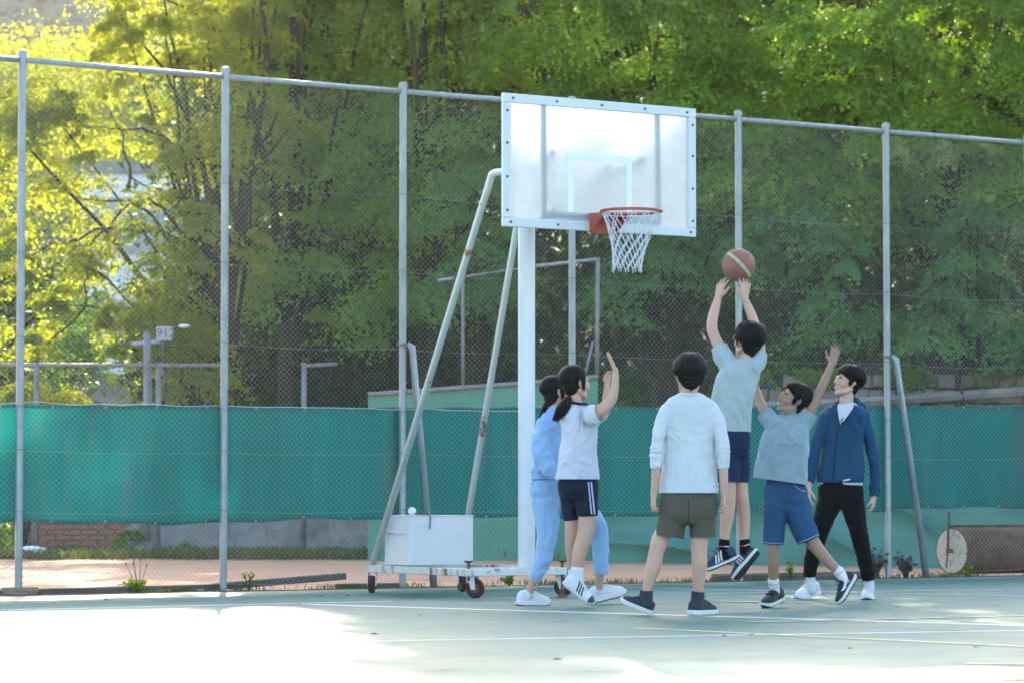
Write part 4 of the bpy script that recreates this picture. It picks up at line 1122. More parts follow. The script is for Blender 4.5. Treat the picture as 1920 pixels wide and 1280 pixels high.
# rim with bracket
rim_z = 2.90; rc = BD(0.0, rim_z, 0.035 + 0.15 + 0.225)
rm = MB(); rm.tube([rc + D * (.225 * math.cos(a)) + NN * (.225 * math.sin(a)) for a in np.linspace(0, 2 * math.pi, 41)[:-1]], 0.011, 10, closed=True)
rim = rm.build('rim', M['orange_paint'], hoop, smooth=True)
m_ = MB()
m_.box(BD(0, rim_z - 0.065, 0.034), 0.115, 0.006, 0.075, D, NN, UP, bev=.002)
for s_ in (-1, 1):
    a = [BD(s_ * .112, rim_z - .135, .040), BD(s_ * .112, rim_z + .008, .040), rc + D * (s_ * .10) - NN * .20 + UP * .006, rc + D * (s_ * .135) - NN * .18 - UP * .03]
    b2 = [p - D * (s_ * .007) for p in a]
    m_.add(a + b2, [(0, 1, 2, 3), (7, 6, 5, 4), (0, 4, 5, 1), (1, 5, 6, 2), (2, 6, 7, 3), (3, 7, 4, 0)])
m_.box(BD(0, rim_z + .0, .034 + .085), 0.105, 0.08, 0.005, D, NN, UP)
m_.build('bracket', M['orange_paint'], rim)
# net
nt_ = MB(); NL = 12
def npt(k, lev):
    prof = [(0.0, .215), (-.10, .175), (-.19, .148), (-.25, .130), (-.31, .118), (-.37, .110), (-.43, .108)]
    z_, r_ = prof[lev]
    a = 2 * math.pi * (k + 0.5 * (lev % 2)) / NL
    jz = 0.008 * math.sin(k * 2.4 + lev)
    sx = -0.04 * (lev / 6.0)
    return rc + D * (r_ * math.cos(a) + sx) + NN * (r_ * math.sin(a)) + UP * (z_ + (jz if lev else -0.008))
for lev in range(6):
    for k_ in range(NL):
        p = npt(k_, lev)
        for q in ((npt(k_, lev + 1), npt(k_ - 1, lev + 1)) if lev % 2 == 0 else (npt(k_, lev + 1), npt(k_ + 1, lev + 1))):
            md = (p + q) / 2 + UP * (-.004)
            nt_.tube([p, md, q], 0.0042, 5, caps=True)
        if lev > 0: nt_.ell(p, .008, .008, .009, n=6, k=4)
for k_ in range(NL):
    p = npt(k_, 6); nt_.tube([p, p - UP * random.uniform(.01, .035)], 0.004, 5)
    a = 2 * math.pi * k_ / NL; q = rc + D * (.225 * math.cos(a)) + NN * (.225 * math.sin(a))
    nt_.tube([q + UP * .013, q + UP * .002 + (rc - q) * .07, npt(k_, 0)], .0042, 5)
nt_.tube([npt(k_, 0) - UP * .012 for k_ in range(NL)], 0.003, 5, closed=True)
nt_.build('net', M['net_cord'], hoop, smooth=True)
# castors: plate, fork, wheel
def castor(foot, yaw, r_=0.072):
    c = thing('castor', None, None); c.parent = hoop
    wc = Vector((foot.x, foot.y, r_)); a = Vector((math.cos(yaw), math.sin(yaw), 0)); f = Vector((-a.y, a.x, 0))
    m_ = MB(); m_.lathe(wc - a * .02, a, [(0, .045), (.0, r_ - .006), (.006, r_), (.034, r_), (.04, r_ - .006), (.04, .045)], 28, caps=False); o = m_.build('tyre', M['castor_rubber'], c); auto_smooth(o.data)
    m_ = MB(); m_.lathe(wc - a * .016, a, [(0, .046), (.032, .046)], 20); m_.lathe(wc - a * .03, a, [(0, .012), (.06, .012)], 10); m_.build('hub', M['rust'], c)
    kp = wc + f * .025 + UP * (r_ + .022)
    m_ = MB()
    for s_ in (-1, 1):
        p = [wc + a * (s_ * .03) + f * (-.018) - UP * .012, wc + a * (s_ * .03) + f * .018 - UP * .014, kp + a * (s_ * .03) + f * .032, kp + a * (s_ * .03) - f * .032]
        q2 = [x_ + a * (s_ * .005) for x_ in p]
        m_.add(p + q2, [(0, 1, 2, 3), (7, 6, 5, 4), (0, 4, 5, 1), (1, 5, 6, 2), (2, 6, 7, 3), (3, 7, 4, 0)])
    m_.box(kp + UP * .003, .036, .034, .004, a, f, UP); m_.lathe(kp, UP, [(.006, .028), (.02, .028)], 14)
    m_.box(Vector((kp.x, kp.y, 0.171)), .045, .045, .0045, a, f, UP)
    m_.build('fork', M['rusty_white'], c)
castor(G(697, 1111), R(-10)); castor(G(866, 1108), R(20)); castor(G(891, 1120), R(62), 0.076); castor(G(1056, 1117), R(70))
def jack(base, z1, on_ground):
    m_ = MB(); b_ = Vector((base.x, base.y, 0))
    m_.tube([b_ + UP * (0.004 if on_ground else .14), b_ + UP * z1], .011, 8)
    m_.lathe(b_ + UP * z1, UP, [(-.012, .014), (0, .036), (.008, .036), (.009, .03)], 12)
    if on_ground: m_.lathe(b_, UP, [(0.002, .04), (.014, .035), (.03, .014)], 12)
    o = m_.build('screw_jack', M['rust'], hoop, smooth=True); auto_smooth(o.data)
jack(RG(-HW + .06, HL - 0.13, 0), 0.285, False); jack(RG(HW - .05, HL - .04, 0), 0.285, True)
# a ball and a whistle left on the ballast box
m_ = MB(); m_.ell((0, 0, 0), .033, .033, .033, n=24, k=16)
ball_w = m_.build('baseball', M['net_cord'], smooth=True, label='small white ball resting on the ballast box', cat='ball')
tb_ = bc + UP * (bh + .007)
ball_w.location = P(763, 964, (tb_ - D * .24).y); ball_w.location = tb_ - D * .19 + NN * .05 + UP * .033
m_ = MB(); m_.tube([Vector((.032 * math.cos(t), .014 * math.sin(2 * t) * .5, .030 * math.sin(t))) * 1.02 for t in np.linspace(0, 6.28, 30)[:-1]], .0016, 4, closed=True); m_.build('seam', M['orange_paint'], ball_w)
wh = thing('whistle', 'black whistle with a strap hanging over the ballast box', 'whistle')
m_ = MB(); p = tb_ - D * .17 + NN * (bd_ - .03) + UP * .008
m_.box(p, .05, .012, .007, D, NN, UP, bev=.003); m_.build('body', M['bolt'], wh)
m_ = MB(); p = tb_ - D * .12 + NN * (bd_ + .014); m_.tube([p - NN * .04 + UP * .006, p + UP * .004, p - UP * .02 + D * .004, p - UP * .06, p - UP * .11 - D * .003], .0055, 6); m_.build('strap', M['bolt'], wh, smooth=True)
# ================================================================== PEOPLE
from mathutils.bvhtree import BVHTree
def skinmat(name, col):
    return mat(name, col, 0.5, 0.07, 9, sss=0.12, spec=0.35, bump=0.06, bscale=90)
SKIN_L = skinmat('light_skin', (0.48, 0.30, 0.22)); SKIN_P = skinmat('fair_skin', (0.55, 0.335, 0.25)); SKIN_T = skinmat('tanned_skin', (0.34, 0.21, 0.145))
HAIR = mat('black_hair', (0.005, 0.0045, 0.005), 0.55, 0.4, 60, spec=0.18, streak=(1, 1, 0.15))
EYE = mat('dark_eye', (0.02, 0.014, 0.012), 0.15, 0.1, 5); EYEW = mat('eye_white', (0.62, 0.60, 0.58), 0.3, 0.03, 5); LIP = mat('lips', (0.42, 0.18, 0.16), 0.45, 0.05, 9); TEETH = mat('teeth', (0.72, 0.70, 0.66), 0.3, 0.03, 9)
def cloth(name, col, var=0.05, rough=0.85, bump=0.35, bscale=26, bdist=0.012, **kw):
    return mat(name, col, rough, var, 7, bump=bump, bscale=bscale, bdist=bdist, sheen=0.25 if max(col) > 0.2 else 0.03, spec=0.2, **kw)
CL = dict(white=cloth('white_cotton', (0.55, 0.565, 0.59)), polo=cloth('white_polo_jersey', (0.54, 0.555, 0.62)), mint=cloth('pale_mint_cotton', (0.35, 0.415, 0.42)),
          grey=cloth('grey_blue_cotton', (0.235, 0.315, 0.355), 0.1), olive=cloth('olive_grey_twill', (0.088, 0.080, 0.058), 0.06), navy=cloth('navy_sport_cloth', (0.010, 0.022, 0.065)),
          denim=cloth('mid_blue_denim', (0.022, 0.075, 0.16), 0.14), jacket=cloth('blue_zip_jacket_cloth', (0.009, 0.058, 0.122)), black=cloth('black_jersey', (0.004, 0.004, 0.005)),
          sky=cloth('sky_blue_tracksuit', (0.28, 0.45, 0.68)), ink=cloth('ink_navy_cloth', (0.009, 0.016, 0.034)), band=cloth('pale_lilac_stripe', (0.46, 0.50, 0.72)))
SH = dict(white=mat('white_shoe_leather', (0.66, 0.67, 0.70), 0.5, 0.04, 14, bump=0.15, bscale=60), sole=mat('white_rubber_sole', (0.60, 0.60, 0.58), 0.6, 0.06, 14), dark=mat('charcoal_suede', (0.028, 0.034, 0.045), 0.85, 0.2, 20, bump=0.2),
          navy=mat('navy_shoe_mesh', (0.014, 0.034, 0.085), 0.7, 0.15, 30, bump=0.2), black=mat('black_shoe_mesh', (0.014, 0.02, 0.025), 0.7, 0.2, 30, bump=0.2), tread=mat('dark_green_tread', (0.012, 0.03, 0.024), 0.7, 0.3, 40, bump=0.8, bscale=60),
          gum=mat('brown_gum_sole', (0.16, 0.07, 0.045), 0.6, 0.1, 10), silver=mat('silver_grey_leather', (0.50, 0.52, 0.58), 0.45, 0.06, 12), ink=mat('ink_stripe', (0.010, 0.012, 0.03), 0.5, 0.1, 10), red=mat('coral_detail', (0.42, 0.08, 0.06), 0.6, 0.1, 10), toe=mat('dark_grey_toe_cap', (0.06, 0.065, 0.06), 0.6, 0.1, 10))

def vox(mb, name, material, size=0.006, smooth=3, parent=None, fold=0.0, fseed=0.0, fscale=(9, 9, 4), hems=(), cuts=(), dec=1.0):
    """merge overlapping closed shapes into one continuous skin, smooth it, add cloth folds, open hems and necklines"""
    t = bpy.data.objects.new('tmp', mb.mesh('tmp', material, True)); COL.objects.link(t)
    m = t.modifiers.new('r', 'REMESH'); m.mode = 'VOXEL'; m.voxel_size = size
    s = t.modifiers.new('s', 'SMOOTH'); s.factor = 0.5; s.iterations = smooth
    if dec < 1:
        dm = t.modifiers.new('d', 'DECIMATE'); dm.ratio = dec
    bpy.context.view_layer.update()
    me = bpy.data.meshes.new_from_object(t.evaluated_get(bpy.context.evaluated_depsgraph_get()))
    old = t.data; bpy.data.objects.remove(t); bpy.data.meshes.remove(old)
    me.name = name
    if hems or cuts:
        bm = bmesh.new(); bm.from_mesh(me); bm.normal_update()
        for (pt, ax, rr) in hems:
            fs_ = [q for q in bm.faces if abs((q.calc_center_median() - pt).dot(ax)) < 0.07 and (q.calc_center_median() - pt).length < rr]
            ge = list({v_ for q in fs_ for v_ in q.verts}) + list({e_ for q in fs_ for e_ in q.edges}) + fs_
            bmesh.ops.bisect_plane(bm, geom=ge, plane_co=pt - ax * 0.009, plane_no=ax, clear_outer=True)
        kill = []
        for f in bm.faces if cuts else ():
            c = f.calc_center_median()
            for poly in cuts:
                if f.normal.y < 0.1:
                    u = 960 + FPX * c.x / (c.y * CP + (c.z - CAMH) * SP); v_ = 640 - FPX * (-c.y * SP + (c.z - CAMH) * CP) / (c.y * CP + (c.z - CAMH) * SP)
                    ins = False; j = len(poly) - 1
                    for i in range(len(poly)):
                        if (poly[i][1] > v_) != (poly[j][1] > v_) and u < (poly[j][0] - poly[i][0]) * (v_ - poly[i][1]) / (poly[j][1] - poly[i][1]) + poly[i][0]: ins = not ins
                        j = i
                    if ins: kill.append(f); break
        bmesh.ops.delete(bm, geom=kill, context='FACES')
        bm.to_mesh(me); bm.free()
    if fold > 0:
        n = len(me.vertices); co = np.empty(n * 3, np.float32); no = np.empty(n * 3, np.float32)
        me.vertices.foreach_get('co', co); me.vertices.foreach_get('normal', no)
        co = co.reshape(-1, 3); no = no.reshape(-1, 3)
        d = np.empty(n, np.float32)
        sd = Vector((fseed * 3.1, fseed * 1.7, fseed))
        for i in range(n):
            p = Vector(co[i].tolist())
            q = Vector((p.x * fscale[0], p.y * fscale[1], p.z * fscale[2])) + sd
            w_ = mnoise.noise(q * 0.6 + sd) * 1.6
            r_ = 1 - 2.6 * abs(mnoise.noise(q + Vector((w_, w_, w_ * 2.2))))
            r2 = 1 - 2.6 * abs(mnoise.noise(q * 2.1 + Vector((w_ * 2, 1.7, w_ * 1.5))))
            d[i] = 0.75 * r_ + 0.32 * r2 - 0.35
        d = np.clip(d, -0.22, 1.2)
        co += no * (d * fold)[:, None]
        me.vertices.foreach_set('co', co.ravel())
    me.polygons.foreach_set('use_smooth', [True] * len(me.polygons))
    me.materials.clear(); me.materials.append(material)
    me.update()
    o = bpy.data.objects.new(name, me); COL.objects.link(o)
    if parent is not None: o.parent = parent
    return o
def bvh(o):
    return BVHTree.FromPolygons([v.co.copy() for v in o.data.vertices], [tuple(p.vertices) for p in o.data.polygons])
CAMP = Vector((0, 0, CAMH))
def onto(tree_, px, py, lift=0.003):
    r_ = ray(px, py).normalized()
    h = tree_.ray_cast(CAMP, r_)
    if h[0] is None: return None
    return h[0] - r_ * lift
def strip_on(tree_, A_, B_, name, material, parent, lift=0.003, n=12):
    """a thin flat band sewn on a garment between two lines"""
    mb = MB(); vs = []
    for i in range(n + 1):
        f = i / n
        def at(L_):
            k = f * (len(L_) - 1); j = min(int(k), len(L_) - 2); g = k - j
            return (L_[j][0] * (1 - g) + L_[j + 1][0] * g, L_[j][1] * (1 - g) + L_[j + 1][1] * g)
        a, b_ = onto(tree_, *at(A_), lift), onto(tree_, *at(B_), lift)
        if a is None or b_ is None: continue
        if vs and ((a - vs[-2]).length > 0.09 or (b_ - vs[-1]).length > 0.09): continue
        vs += [a, b_]
    if len(vs) < 4: return None
    mb.add(vs, [(2 * i, 2 * i + 1, 2 * i + 3, 2 * i + 2) for i in range(len(vs) // 2 - 1)])
    return mb.build(name, material, parent, smooth=True)
def line_on(tree_, L_, r_, name, material, parent, n=16):
    pts = []
    for i in range(n + 1):
        k = i / n * (len(L_) - 1); j = min(int(k), len(L_) - 2); g = k - j
        q = onto(tree_, L_[j][0] * (1 - g) + L_[j + 1][0] * g, L_[j][1] * (1 - g) + L_[j + 1][1] * g, 0.001)
        if q is not None and (not pts or (q - pts[-1]).length < 0.08): pts.append(q)
    if len(pts) < 3: return None
    mb = MB(); mb.tube(pts, r_, 5); return mb.build(name, material, parent, smooth=True)

class Fig:
    def __init__(s, label, Y, group='young people playing basketball'):
        s.Y = Y; s.t = thing('person', label, 'person', group); s.b = MB(); s.k = Y / FPX
    def p(s, px, py, dy=0.0): return P(px, py, s.Y + dy)
    def ring(s, xl, yl, xr, yr, k=0.6, yaw=0.0, dy=0.0, n=20, sq=2.4):
        """horizontal-ish elliptical slice of a torso given the pixels of its left and right edge"""
        a, b_ = s.p(xl, yl, dy), s.p(xr, yr, dy)
        c = (a + b_) / 2; w_ = (b_ - a).length / 2; U_ = (b_ - a).normalized()
        A_ = w_ / math.sqrt(math.cos(yaw) ** 2 + (k * math.sin(yaw)) ** 2); B_ = A_ * k
        Vv = Vector((0, 1, 0)); Vv = (Vv - U_ * Vv.dot(U_)).normalized()
        X = U_ * math.cos(yaw) + Vv * math.sin(yaw); Y_ = -U_ * math.sin(yaw) + Vv * math.cos(yaw)
        out = []
        for j in range(n):
            t = 2 * math.pi * j / n; ct, st_ = math.cos(t), math.sin(t)
            out.append(c + X * (A_ * math.copysign(abs(ct) ** (2 / sq), ct)) + Y_ * (B_ * math.copysign(abs(st_) ** (2 / sq), st_)))
        return out
    def torso(s, mb, rows, k=0.6, yaw=0.0, dy=0.0, shrink=1.0):
        rg = []
        for r_ in rows:
            if len(r_) == 3: xl, xr, y = r_; yl = yr = y; kk = k
            elif len(r_) == 4: xl, xr, yl, kk = r_; yr = yl
            else: xl, yl, xr, yr, kk = r_
            c = (xl + xr) / 2; h = (xr - xl) / 2 * shrink
            rg.append(s.ring(c - h, yl, c + h, yr, kk, yaw, dy))
        mb.rings(rg)
    def tube(s, mb, pts, round_=True, n=14, flat=1.0, up=None):
        P_ = []; R_ = []
        for q in pts:
            P_.append(s.p(q[0], q[1], q[3] if len(q) > 3 else 0)); R_.append(q[2] * s.k)
        # denser, with eased radii
        pp = []; rr = []
        for i in range(len(P_) - 1):
            for f in (0, .34, .67): pp.append(P_[i].lerp(P_[i + 1], f)); e = f * f * (3 - 2 * f); rr.append(R_[i] * (1 - e) + R_[i + 1] * e)
        pp.append(P_[-1]); rr.append(R_[-1])
        # round the bends a little
        for _ in range(2):
            q = pp[:]
            for i in range(1, len(pp) - 1): q[i] = pp[i] * 0.5 + (pp[i - 1] + pp[i + 1]) * 0.25
            pp = q
        mb.tube(pp, rr, n, round_=round_, flat=flat, up=up)
        return P_, R_
    def hem(s, mb_pts, rr=0.3):
        """open end of a tube: plane at its last point"""
        a, b_ = s.p(mb_pts[-2][0], mb_pts[-2][1], mb_pts[-2][3] if len(mb_pts[-2]) > 3 else 0), s.p(mb_pts[-1][0], mb_pts[-1][1], mb_pts[-1][3] if len(mb_pts[-1]) > 3 else 0)
        return (b_, (b_ - a).normalized(), rr)
    def hand(s, wrist, dirv, palmN, thumb, L=1.0, curl=(0.25, 0.3, 0.35, 0.4), spread=0.16, tcurl=0.2, mb=None):
        mb = mb or s.b
        d = Vector(dirv).normalized(); n = Vector(palmN); n = (n - d * n.dot(d)).normalized()
        sd = d.cross(n); 
        if sd.dot(Vector(thumb)) < 0: sd = -sd
        L = L * 0.98
        w_ = Vector(wrist)
        fl = (.066, .074, .068, .052); off = (.030, .0105, -.0095, -.029); kn = (.083, .087, .083, .074)
        for i in range(4):
            base = w_ + sd * (off[i] * 0.5 * L) - d * 0.01
            k_ = w_ + d * (kn[i] * L) + sd * (off[i] * L)
            mb.tube([base, base.lerp(k_, .5) - n * .002, k_], [.0145 * L, .0145 * L, .0108 * L], 8, round_=True)
            fd = (d + sd * (spread * (1.2 - i * 0.85))).normalized()
            pts = [k_ - fd * .012 * L]; rad = [.0098 * L]; p = k_.copy(); ang = curl[i] * 0.6
            for sgi, fr in enumerate((.44, .31, .25)):
                v_ = fd * math.cos(ang) + n * math.sin(ang)
                p = p + v_ * (fl[i] * fr * L); pts.append(p.copy()); rad.append((.0094, .0086, .0074)[sgi] * L); ang += curl[i] * 1.3
            mb.tube(pts, rad, 8, round_=True)
        b0_ = w_ + d * .016 * L + sd * .017 * L
        td = (d * .68 + sd * .72 + n * .22).normalized(); t2 = (d * .85 + sd * .38 + n * (.2 + tcurl)).normalized()
        p1 = b0_ + td * .046 * L; p2 = p1 + t2 * .032 * L; p3 = p2 + t2 * .022 * L
        mb.tube([b0_, p1, p2, p3], [.0155 * L, .0118 * L, .0102 * L, .008 * L], 8, round_=True)
    def head(s, c, F, U, S=1.0, neck=None, nr=0.052):
        mb = s.b
        F = Vector(F).normalized(); U = Vector(U); U = (U - F * U.dot(F)).normalized(); Rr = F.cross(U)
        s.hc, s.F, s.U, s.Rr, s.S = Vector(c), F, U, Rr, S
        def q(x, y, z): return s.hc + (Rr * x + F * y + U * z) * S
        s.q = q
        def e(x, y, z, a, b_, cz): mb.ell(q(x, y, z), a * S, b_ * S, cz * S, Rr, F, U, 18, 12)
        e(0, -.016, .032, .072, .094, .086)
        e(0, .020, -.012, .064, .072, .078)
        e(0, .030, -.055, .052, .054, .058)
        e(0, .066, -.098, .021, .021, .018)
        for sx in (-1, 1):
            mb.tube([q(sx * .050, -.012, -.055), q(sx * .043, .030, -.085), q(sx * .014, .072, -.102)], [.020 * S, .018 * S, .015 * S], 10, round_=True)
            e(sx * .040, .058, -.030, .023, .026, .026)
            e(sx * .030, .080, .024, .025, .013, .009)
            mb.tube([q(sx * .074, -.006, .022), q(sx * .084, -.020, .018), q(sx * .083, -.022, -.008), q(sx * .073, -.006, -.036)], [.007 * S, .010 * S, .010 * S, .007 * S], 8, round_=True)
            e(sx * .008, .097, -.034, .010, .012, .008)
        mb.tube([q(0, .086, .022), q(0, .099, .000), q(0, .108, -.023), q(0, .102, -.033)], [.0085 * S, .009 * S, .0105 * S, .009 * S], 10, round_=True)
        e(0, .085, -.060, .021, .012, .0075); e(0, .081, -.073, .019, .012, .009)
        if neck is not None:
            mb.tube([Vector(neck), q(0, -.018, -.075), q(0, -.02, -.02)], [nr * 1.12, nr, nr], 14, round_=True)
    def face(s, skin_dark=False, smile=False, glasses=False, look=(0, 0)):
        q, S = s.q, s.S
        for sx in (-1, 1):
            m_ = MB(); m_.ell(q(sx * .031, .0815, .002), .0125 * S, .0075 * S, .0042 * S, s.Rr, s.F, s.U, 12, 8); ey = m_.build('eye', EYEW, s.t, smooth=True)
            m_ = MB(); m_.ell(q(sx * .031 + look[0], .0862, .0025 + look[1]), .0054 * S, .0032 * S, .0044 * S, s.Rr, s.F, s.U, 10, 8); m_.build('iris', EYE, ey, smooth=True)
            m_ = MB(); m_.tube([q(sx * .018, .0885, .0085), q(sx * .031, .0905, .011), q(sx * .045, .081, .007)], [.0016, .0022, .0012], 6); m_.build('eyelashes', HAIR, ey, smooth=True)
            m_ = MB(); m_.tube([q(sx * .014, .0925, .025), q(sx * .032, .0935, .031), q(sx * .050, .078, .025)], [.0032 * S, .0042 * S, .002 * S], 6, flat=.6); m_.build('eyebrow', HAIR, s.t, smooth=True)
        m_ = MB(); m_.tube([q(-.022, .0845, -.063), q(0, .0975, -.061), q(.022, .0845, -.063)], [.0016, .0042 * S, .0016], 8, flat=.8); m_.tube([q(-.020, .083, -.067), q(0, .0945, -.0725), q(.020, .083, -.067)], [.0016, .005 * S, .0016], 8, flat=.8); m_.build('lips', LIP, s.t, smooth=True)
        if smile:
            m_ = MB(); m_.ell(q(0, .0910, -.0665), .016 * S, .006 * S, .0042 * S, s.Rr, s.F, s.U, 10, 6); m_.build('teeth', TEETH, s.t, smooth=True)
        if glasses:
            m_ = MB()
            for sx in (-1, 1):
                m_.tube([q(sx * .033 + .024 * math.cos(a), .098, .002 + .019 * math.sin(a)) for a in np.linspace(0, 6.28, 17)[:-1]], .0018, 5, closed=True)
                m_.tube([q(sx * .057, .096, .006), q(sx * .078, .06, .008), q(sx * .083, -.005, .010)], .002, 5)
            m_.tube([q(-.01, .099, .006), q(.01, .099, .006)], .0016, 5)
            m_.build('glasses', M['galv'], s.t, smooth=True)
    def hair(s, style='short', vol=1.0, n=230, seed=1, fringe=58, nape=120, side=98):
        rnd = random.Random(seed)
        q, S = s.q, s.S
        mb = MB()
        hc = (0, -.026, .040); rad = (.079 * vol, .096 * (0.5 + vol / 2), .086 * (0.6 + .4 * vol))
        mb.ell(q(hc[0], hc[1], hc[2] + .010), rad[0] * .985 * S, rad[1] * .985 * S, rad[2] * .88 * S, s.Rr, s.F, s.U, 28, 18)
        # fill the back of the head and down towards the nape
        mb.ell(q(0, -.046, .000), .064 * vol * S, .058 * S, .068 * S, s.Rr, s.F, s.U, 22, 14)
        low = -.095 if style == 'short' else -.075
        mb.ell(q(0, -.047, -.040), .054 * vol * S, .045 * S, .055 * S, s.Rr, s.F, s.U, 20, 12)
        if style == 'pony': mb.ell(q(0, -.040, -.018), .071 * vol * S, .058 * S, .066 * S, s.Rr, s.F, s.U, 22, 14)
        # locks down the back of the head to the nape and beside the ears
        for i in range(150):
            a = rnd.uniform(-1.15, 1.15); w_ = rnd.uniform(.94, 1.06) * vol
            x0, y0 = math.sin(a), -math.cos(a)
            zl = low + .05 * abs(a) / 1.15 + rnd.uniform(-.014, .014)
            K_ = [(.078 * w_, .070, .035), (.079 * w_, .072, .0), (.068 * w_, .060, -.04), (.054 * w_, .046, (zl - .04) / 2 - .012), (.050 * w_ + rnd.uniform(0, .006), .042 + rnd.uniform(0, .006), zl)]
            L_ = [q(x0 * rx_ + rnd.uniform(-.002, .002), -.028 + y0 * ry_, z_) for rx_, ry_, z_ in K_]
            if style == 'pony':
                e_ = s.q(rnd.uniform(-.012, .012), -.098, -.045); L_ = L_[:2] + [L_[2].lerp(e_, .45), L_[2].lerp(e_, .9)]
            mb.tube(L_, ([.0085, .0085, .008, .007, .002] if style == 'short' else [.0075, .0075, .007, .006]), 6, flat=.6, up=L_[1] - s.hc)
        for sx in (-1, 1):
            for i in range(10):
                zz_ = rnd.uniform(-.045, -.02) if style == 'short' else rnd.uniform(-.075, -.03)
                yy_ = rnd.uniform(-.002, .026)
                mb.tube([q(sx * .074 * vol, yy_, .05), q(sx * .0765 * vol, yy_ + .004, .015), q(sx * .071, yy_ + .006, zz_)], [.008, .007, .002], 6, flat=.5, up=s.Rr)
        cap = mb
        def pt(th, ph, ex):
            return q(hc[0] + math.sin(th) * math.sin(ph) * rad[0] * ex, hc[1] + math.sin(th) * math.cos(ph) * rad[1] * ex, hc[2] + math.cos(th) * rad[2] * ex)
        for i in range(n):
            ph = rnd.uniform(-math.pi, math.pi)
            a = abs(ph)
            if a < 0.95: te = fringe + rnd.uniform(-12, 14)
            elif a < 1.45: te = fringe + (side - fringe) * (a - .95) / .5 + rnd.uniform(-6, 6)
            elif a < 2.0: te = side + rnd.uniform(-12, 10)
            else: te = side + (nape - side) * min(1, (a - 2.0) / .7) + rnd.uniform(-14, 12)
            if style == 'pony' and a > 1.3: te = 122 + rnd.uniform(-6, 12)
            t0 = rnd.uniform(2, 35) if i % 5 else rnd.uniform(40, 70); sw = rnd.uniform(-.35, .35) + 0.25
            ex0 = 1.0 + (rnd.uniform(0.0, .10) if style != 'pony' else rnd.uniform(0, .03))
            pts = []; rr = []
            K = 8
            for j in range(K):
                f = j / (K - 1)
                th = R(t0 + (te - t0) * f); p_ = ph + sw * (1 - f) * 0.7
                ex = ex0 + (0.04 * math.sin(f * 3.0) if style != 'pony' else 0.0) * vol - (.10 * max(0, th - 1.75) if a > 1.6 else 0) + (0.07 * (f > .9) * rnd.uniform(-.4, 1.2) if style != 'pony' else 0)
                pts.append(pt(th, p_, ex)); rr.append((.0085 if style != 'pony' else .007) * S * (0.75 + 0.35 * math.sin(f * 3.14)) * (1.0 if f < .85 else .45))
            mb.tube(pts, rr, 6, flat=.55, up=(pts[3] - s.hc))
        return mb.build('hair', HAIR, s.t, smooth=True)
    def ponytail(s, pts, rads, seed=3):
        rnd = random.Random(seed); mb = MB()
        pts = [Vector(p_) for p_ in pts]
        mb.tube(pts, [r_ * .86 for r_ in rads], 12, round_=True)
        for i in range(46):
            a = rnd.uniform(0, 6.28); q_ = rnd.uniform(.6, 1.02)
            t = (pts[-1] - pts[0]).normalized(); u_ = t.orthogonal().normalized(); v_ = t.cross(u_)
            L_ = [p_ + (u_ * math.cos(a) + v_ * math.sin(a)) * (r_ * q_) for p_, r_ in zip(pts, rads)]
            L_[-1] = L_[-1] + t * rnd.uniform(-.01, .03)
            mb.tube(L_, [.007, .008, .007, .002][:len(L_)] if len(L_) == 4 else .006, 5)
        mb.lathe(pts[0], (pts[1] - pts[0]), [(-.008, rads[0] * .9), (0, rads[0] * 1.15), (.012, rads[0] * 1.1), (.016, rads[0] * .9)], 14)
        return mb.build('ponytail', HAIR, s.t, smooth=True)
    def finish_body(s, skin, size=0.0055):
        return vox(s.b, 'body', skin, size, 3, s.t, dec=0.32)

